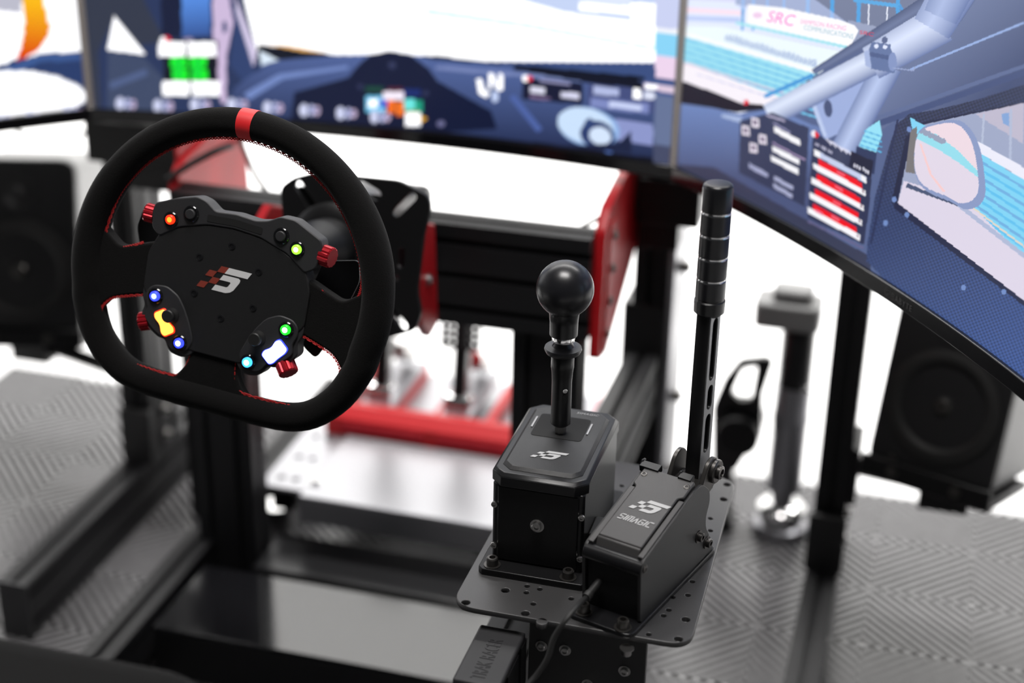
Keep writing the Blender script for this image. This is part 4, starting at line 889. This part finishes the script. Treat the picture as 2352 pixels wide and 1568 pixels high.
for sx in (-1, 1):
    P = rounded([(sx*72, 30), (sx*104, 38), (sx*108, 20), (sx*100, -6), (sx*92, -34), (sx*80, -58), (sx*66, -50), (sx*62, -10)][::sx], 5)
    b = B(W_); b.prism(P, -30, -27); b.done('shift_paddle', 'black_satin', sw, bevel=0.0006)
b = B(W_); b.lathe([(36, -60), (36, -34), (40, -30), (40, -10)], 32); b.done('hub', 'black_anodised', sw, bevel=0.0008)
# ================================================================ pedals and deck
deck = thing('pedal_deck', 'grey metal pedal deck plate between the rig rails', 'deck', (-0.6, 1.8, 0.12))
hd = [circle(x, y, 0.006) for x in (-0.775, -0.755) for y in (1.70, 1.76, 1.82, 1.90)]+[circle(-0.42, y, 0.006) for y in (1.70, 1.76, 1.82, 1.90)]
mesh_obj('deck_plate', plate_mesh(rounded([(-0.795, 1.675), (-0.385, 1.675), (-0.385, 2.06), (-0.795, 2.06)], 0.006), hd, 0.006, Matrix.Translation((0, 0, 0.147)), 0.0008), 'deck_metal', deck)
b = B(); b.box((-0.730, 1.650, 0.150), (-0.39, 1.825, 0.157)); b.box((-0.730, 1.650, 0.118), (-0.39, 1.656, 0.152)); b.done('heel_plate', 'deck_metal', deck, bevel=0.002)
for x in (-0.775, -0.41): B().box((x-0.015, 1.70, 0.10), (x+0.015, 2.05, 0.144)).done('deck_bearer', 'black_satin', deck, bevel=0.001)
bolt('deck_bolt', 'chrome', deck, Matrix.Translation((-0.722, 1.69, 0.157)), 0.006, 0.005)
ps = thing('pedal_tray', 'red metal pedal base with a raised front bar on the deck', 'pedal base', (-0.58, 1.86, 0.15))
b = B(); b.prism([(1.832, 0.150), (1.832, 0.178), (1.850, 0.192), (1.862, 0.192), (1.862, 0.150)], -0.765, -0.395, Matrix(((0, 0, 1, 0), (1, 0, 0, 0), (0, 1, 0, 0), (0, 0, 0, 1)))); b.done('front_bar', 'red_paint', ps, bevel=0.0015)
for x in (-0.76, -0.69, -0.62, -0.545, -0.475, -0.405): B().box((x-0.006, 1.85, 0.150), (x+0.006, 2.05, 0.172)).done('runner', 'red_paint', ps, bevel=0.001)
for x0, x1 in ((-0.742, -0.62), (-0.60, -0.45)): B().box((x0, 1.8295, 0.158), (x1, 1.8325, 0.174)).done('bar_badge', 'red_anodised', ps, bevel=0.0006)
def pedal(x, label, pad_z, spring):
    t = thing('pedal', label, 'pedal', (x, 1.92, 0.15), group='pedals on the red base')
    b = B(); b.box((x-0.022, 1.875, 0.1725), (x+0.022, 2.03, 0.184)); b.done('pedal_foot', 'aluminium_grey', t, bevel=0.001)
    M = Matrix.Translation((x, 1.90, 0.184)) @ Matrix.Rotation(math.radians(-10), 4, 'X')
    b = B(M); b.box((-0.010, -0.010, 0), (0.010, 0.012, pad_z-0.184)); b.done('pedal_arm', 'black_satin', t, bevel=0.002)
    pz = pad_z-0.184
    holes = [circle(a*0.0105, c*0.0105, 0.0028, 10) for a in range(-2, 3) for c in range(-3, 4)]
    me = plate_mesh(rounded([(-0.029, -0.042), (0.029, -0.042), (0.029, 0.042), (-0.029, 0.042)], 0.006), holes, 0.004, M @ Matrix.Translation((0, -0.014, pz-0.02)) @ Matrix.Rotation(math.pi/2, 4, 'X'))
    mesh_obj('pedal_pad', me, 'dark_plastic', t)
    p0 = M @ Vector((0, 0.014, 0.07)); p1 = Vector((x, 2.02, 0.20)); d = p1-p0
    b = B(); b.cyl(p0, p0+d*0.45, 0.006); b.done('damper_rod', 'chrome', t)
    b = B(); b.cyl(p0+d*0.42, p1, 0.014, seg=20); b.done('damper_body', 'steel', t, bevel=0.001)
    b = B(); P = []
    for k in range(60):
        a = k/59; q = p0+d*(0.05+0.4*a); w = a*6*2*math.pi; e1 = Vector((1, 0, 0)); e2 = d.normalized().cross(e1); P.append(q+e1*0.012*math.cos(w)+e2*0.012*math.sin(w))
    b.tube(P, 0.0022, 6); b.done('spring', spring, t)
    b = B(); b.lathe([(0.016, -0.018), (0.016, 0.018)], 20, frame((x, 1.90, 0.19), (0, 1, 0), (0, 0, 1))); b.done('pivot', 'chrome', t, bevel=0.001)
pedal(-0.705, 'metal pedal with chrome damper, partly hidden by the steering wheel rim', 0.34, 'steel')
pedal(-0.590, 'metal pedal with perforated pad and red spring below the wheel beam', 0.335, 'red_paint')
pedal(-0.480, 'metal pedal with red spring, mostly hidden by the gear shifter', 0.31, 'red_paint')
sp = thing('seat_plate', 'glossy black metal floor plate between the rig rails', 'plate', (-0.6, 1.48, 0.06))
B().box((-0.815, 1.405, 0.094), (-0.395, 1.545, 0.100)).done('top_sheet', 'gloss_black', sp, bevel=0.001)
B().box((-0.815, 1.405, 0.03), (-0.395, 1.411, 0.094)).done('front_skirt', 'black_satin', sp, bevel=0.001)
ctl = thing('control_box', 'black electronics box on the floor under the pedal deck', 'box', (-0.6, 1.62, 0.0))
B().box((-0.765, 1.575, 0.0), (-0.47, 1.665, 0.088)).done('case', 'black_satin', ctl, bevel=0.003)
for k in range(9): B().box((-0.62+k*0.014, 1.5735, 0.02), (-0.613+k*0.014, 1.5755, 0.07)).done('vent_slat', 'dark_steel', ctl)
# ================================================================ outer stand legs with speakers
def stand(x, label, sgn):
    t = thing('stand_leg', label, 'stand', (x, 1.84, 0.0), group='outer stand legs')
    profile('foot_rail', 'profile_black', t, (x, 1.40 if x > -0.5 else 1.465, 0.04), (x, 2.02, 0.04), 0.04, 0.08, (1, 0, 0))
    if x < -0.5: B().box((x-0.021, 1.460, 0.0), (x+0.021, 1.465, 0.081)).done('end_cap', 'dark_plastic', t, bevel=0.001)
    profile('post', 'profile_black', t, (x, 1.85, 0.08), (x, 1.85, 1.0), 0.04, 0.08, (1, 0, 0))
    B().box((x-0.024, 1.795, 0.078), (x+0.024, 1.808, 0.16)).done('foot_bracket', 'black_powder', t, bevel=0.002)
    for z in (0.10, 0.14): bolt('foot_bolt', 'steel', t, frame((x+0.021, 1.85, z), (0, 1, 0), (0, 0, 1)), 0.006, 0.004)
    return t
stand(-1.042, 'black profile stand leg with long foot rail, beside the speaker on the dark floor', -1)
stR = stand(-0.065, 'black profile stand leg between the grey actuator and a speaker', 1)
def speaker(M, label, w, h, d):
    t = thing('speaker', label, 'speaker', mtx=M.copy(), group='studio speakers')
    c = w/2
    P = rounded([(-c, 0), (c, 0), (c, h), (-c, h)], 0.022, 5)
    FM = M @ Matrix(((1, 0, 0, 0), (0, 0, -1, 0), (0, 1, 0, 0), (0, 0, 0, 1)))      # polygon x,z ; +z of it = front
    b = B(FM); b.prism(P, -d, -0.012); b.done('cabinet', 'speaker_side', t, bevel=0.003)
    b = B(FM); b.prism(P, -0.012, 0.0); b.done('baffle', 'cone_black', t, bevel=0.003)
    b = B(FM @ Matrix.Translation((0, h*0.38, 0))); r = w*0.40
    b.lathe([(r*1.12, 0), (r*1.12, 0.004), (r*1.02, 0.005), (r*0.95, 0.006), (r*0.85, 0.004), (r*0.80, -0.002), (r*0.35, -0.008), (r*0.3, -0.004), (r*0.2, 0.0), (0, 0.002)], 40, cap=False); b.done('woofer', 'rubber', t, sm=50)
    b = B(FM @ Matrix.Translation((0, h*0.38, 0.002))); b.lathe([(r*0.16, 0), (r*0.12, 0.003), (0, 0.004)], 20); b.done('dust_cap', 'dark_steel', t)
    b = B(FM @ Matrix.Translation((0, h*0.80, 0))); b.lathe([(0.030, 0), (0.030, 0.003), (0.018, 0.001), (0.013, 0.004), (0, 0.007)], 28, cap=False); b.done('tweeter', 'cone_black', t, sm=50)
    b = B(FM @ Matrix.Translation((-w*0.30, h*0.06, 0))); b.lathe([(0.006, 0), (0.006, 0.003), (0, 0.003)], 14); b.done('power_lamp', 'dark_steel', t)
    return t
fbl = Vector(at(1988, 1062, y=1.78)); aR = math.radians(20)
MR = Matrix.Translation(fbl+Vector((math.cos(aR), -math.sin(aR), 0))*0.078) @ Matrix.Rotation(-aR, 4, 'Z') @ Matrix.Rotation(math.radians(-14), 4, 'X')
speaker(MR, 'black studio speaker below the monitor with the carbon door, on a bracket', 0.156, 0.25, 0.17)
fbr = Vector(at(186, 778, y=1.86)); aL = math.radians(-16)
ML = Matrix.Translation(fbr+Vector((-math.cos(aL), math.sin(aL), 0))*0.085) @ Matrix.Rotation(-aL, 4, 'Z') @ Matrix.Rotation(math.radians(-14), 4, 'X')
speaker(ML, 'black studio speaker with light top beside the steering wheel rim', 0.170, 0.26, 0.18)
for M, px, lab, w in ((MR, -0.045, 'black speaker bracket bolted to the stand leg by the actuator', 0.156), (ML, -1.062, 'black speaker bracket under the speaker with the light top', 0.17)):
    t = thing('speaker_bracket', lab, 'bracket', mtx=M.copy(), group='speaker brackets')
    b = B(M); b.box((-w/2-0.004, -0.004, -0.012), (w/2+0.004, 0.15, -0.001)); b.box((-w/2-0.004, -0.010, -0.012), (w/2+0.004, -0.002, 0.014)); tr = b.done('tray', 'black_anodised', t, bevel=0.002)
    for sx in (-0.04, 0.04): bolt('tray_bolt', 'dark_steel', tr, M @ frame((sx, -0.010, 0.001), (1, 0, 0), (0, 0, 1)), 0.005, 0.003)
    c = M @ Vector((0, 0.08, -0.012)); e = Vector((px, 1.85, c.z-0.012))
    b = B(); dirv = (e-c); b.cyl(c+Vector((0, 0, -0.010)), e, 0.014, seg=4); b.box((c.x-0.03, c.y-0.03, c.z-0.03), (c.x+0.03, c.y+0.03, c.z+0.002)); b.done('bracket_arm', 'black_anodised', t, bevel=0.001)
    sg = 1 if px > -0.5 else -1
    b = B(); b.box((min(px, px+sg*0.010), 1.815, e.z-0.04), (max(px, px+sg*0.010), 1.885, e.z+0.04)); b.done('bracket_clamp', 'black_anodised', t, bevel=0.001)
# ================================================================ linear actuator on the floor
AX, AY = -0.140, 2.015
ac = thing('linear_actuator', 'grey cylindrical motion actuator with chrome foot beside the stand leg', 'actuator', (AX, AY, 0))
AT = Matrix.Translation((AX, AY, 0))
b = B(AT); b.lathe([(0.040, 0.0), (0.041, 0.006), (0.038, 0.014), (0.030, 0.019), (0.026, 0.020)], 32); b.done('foot_pad', 'aluminium_grey', ac)
b = B(AT); b.lathe([(0.024, 0.020), (0.033, 0.026), (0.034, 0.040), (0.026, 0.048), (0.018, 0.050)], 32); tag(b.done('foot_ball', 'chrome', ac), 'chrome ball foot')
b = B(AT); b.lathe([(0.016, 0.048), (0.016, 0.066), (0.024, 0.070), (0.0245, 0.175), (0.0255, 0.178), (0.0255, 0.188), (0.0245, 0.192), (0.0245, 0.235)], 32); b.done('cylinder', 'aluminium_grey', ac)
b = B(AT); b.lathe([(0.0235, 0.235), (0.0235, 0.325)], 32); b.done('upper_tube', 'black_satin', ac)
b = B(AT); b.prism(rounded([(-0.062, -0.03), (0.028, -0.03), (0.028, 0.03), (-0.062, 0.03)], 0.014), 0.325, 0.362); b.prism(rounded([(-0.040, -0.02), (0.015, -0.02), (0.015, 0.02), (-0.040, 0.02)], 0.012), 0.362, 0.380); b.done('belt_cover', 'speaker_side', ac, bevel=0.004)
b = B(AT); b.lathe([(0.006, 0), (0.006, 0.004), (0, 0.005)], 14, frame((0.018, -0.0185, 0.238), (1, 0, 0), (0, 0, 1))); b.done('cap_screw', 'chrome', ac)
# rigid black carrier with an open loop, beside the actuator
cr = thing('actuator_carrier', 'black cast carrier with open triangular loops behind the hand brake', 'bracket', (-0.215, 2.0, 0.0))
pxs = lambda L: [tuple(at(u, v, y=2.0)[[0, 2]]) for u, v in L]
XZ = Matrix(((1, 0, 0, 0), (0, 0, -1, 2.0), (0, 1, 0, 0), (0, 0, 0, 1)))
oc = rounded(pxs([(1665, 870), (1700, 826), (1762, 820), (1775, 830), (1750, 905), (1748, 1000), (1712, 1040), (1690, 1075), (1640, 1082), (1640, 930)]), 0.006)
hh = [rounded(pxs([(1680, 900), (1706, 842), (1742, 836), (1728, 915), (1700, 918)])[::-1], 0.006), rounded(pxs([(1660, 960), (1675, 925), (1694, 930), (1690, 955), (1672, 975)])[::-1], 0.005)]
mesh_obj('carrier_plate', plate_mesh(oc, hh, 0.012, XZ, 0.001), 'black_satin', cr)
q0 = at(1700, 985, y=2.0); b = B(); b.cyl((q0[0], 1.97, q0[2]), (q0[0], 2.05, q0[2]), 0.030, seg=28); b.done('motor_can', 'black_anodised', cr, bevel=0.003)
b = B(); b.box((-0.245, 1.985, 0.0), (-0.205, 2.03, 0.02)); b.box((-0.232, 2.0, 0.02), (-0.212, 2.02, 0.20)); b.done('carrier_foot', 'black_satin', cr, bevel=0.002)
# ================================================================ seat, cables
st = thing('bucket_seat', 'black fabric bucket seat edge at the front of the rig', 'seat', (-0.62, 0.55, 0.30))
def cushion(name, x0, x1, y0, y1, z0, z1, r, m):
    b = B(); b.box((x0, y0, z0), (x1, y1, z1)); return b.done(name, m, st, bevel=r, bseg=5, sm=60)
cushion('seat_cushion', -0.80, -0.42, 0.38, 0.815, 0.40, 0.545, 0.035, 'seat_fabric')
cushion('side_bolster', -0.86, -0.80, 0.36, 0.72, 0.38, 0.58, 0.028, 'seat_fabric'); cushion('side_bolster', -0.42, -0.36, 0.36, 0.72, 0.38, 0.56, 0.028, 'seat_fabric')
cushion('backrest', -0.84, -0.38, 0.20, 0.34, 0.42, 0.72, 0.05, 'seat_fabric'); cushion('seat_shell', -0.82, -0.40, 0.22, 0.76, 0.34, 0.41, 0.02, 'black_plastic')
def cable(pts, r, label):
    b = B(); b.tube(catmull([Vector(p) for p in pts], 6, False), r, 7); tag(b.done('cable', 'rubber'), label, 'cable')
cable([at(40, 300, y=1.80), at(60, 318, y=1.82), at(110, 335, y=1.84), at(160, 325, y=1.85), at(200, 300, y=1.85)], 0.003, 'thin cable hanging below the screen with the orange mirror')
cable([at(545, 300, y=1.78), at(560, 340, y=1.76), at(585, 400, y=1.70), at(612, 440, y=1.66), at(635, 475, y=1.62)], 0.0035, 'black cable dropping behind the steering wheel rim to the wheel beam')
cable([at(1440, 450, y=1.72), at(1390, 490, y=1.70), at(1340, 520, y=1.68), at(1300, 540, y=1.665), at(1270, 560, y=1.66)], 0.003, 'black cable running from the wheel beam behind the red side plate')
cable([at(385, 412, y=1.60), at(420, 388, y=1.60), at(460, 365, y=1.60), at(500, 345, y=1.60), at(530, 335, y=1.63)], 0.004, 'black cable crossing in front of the red inner panel')
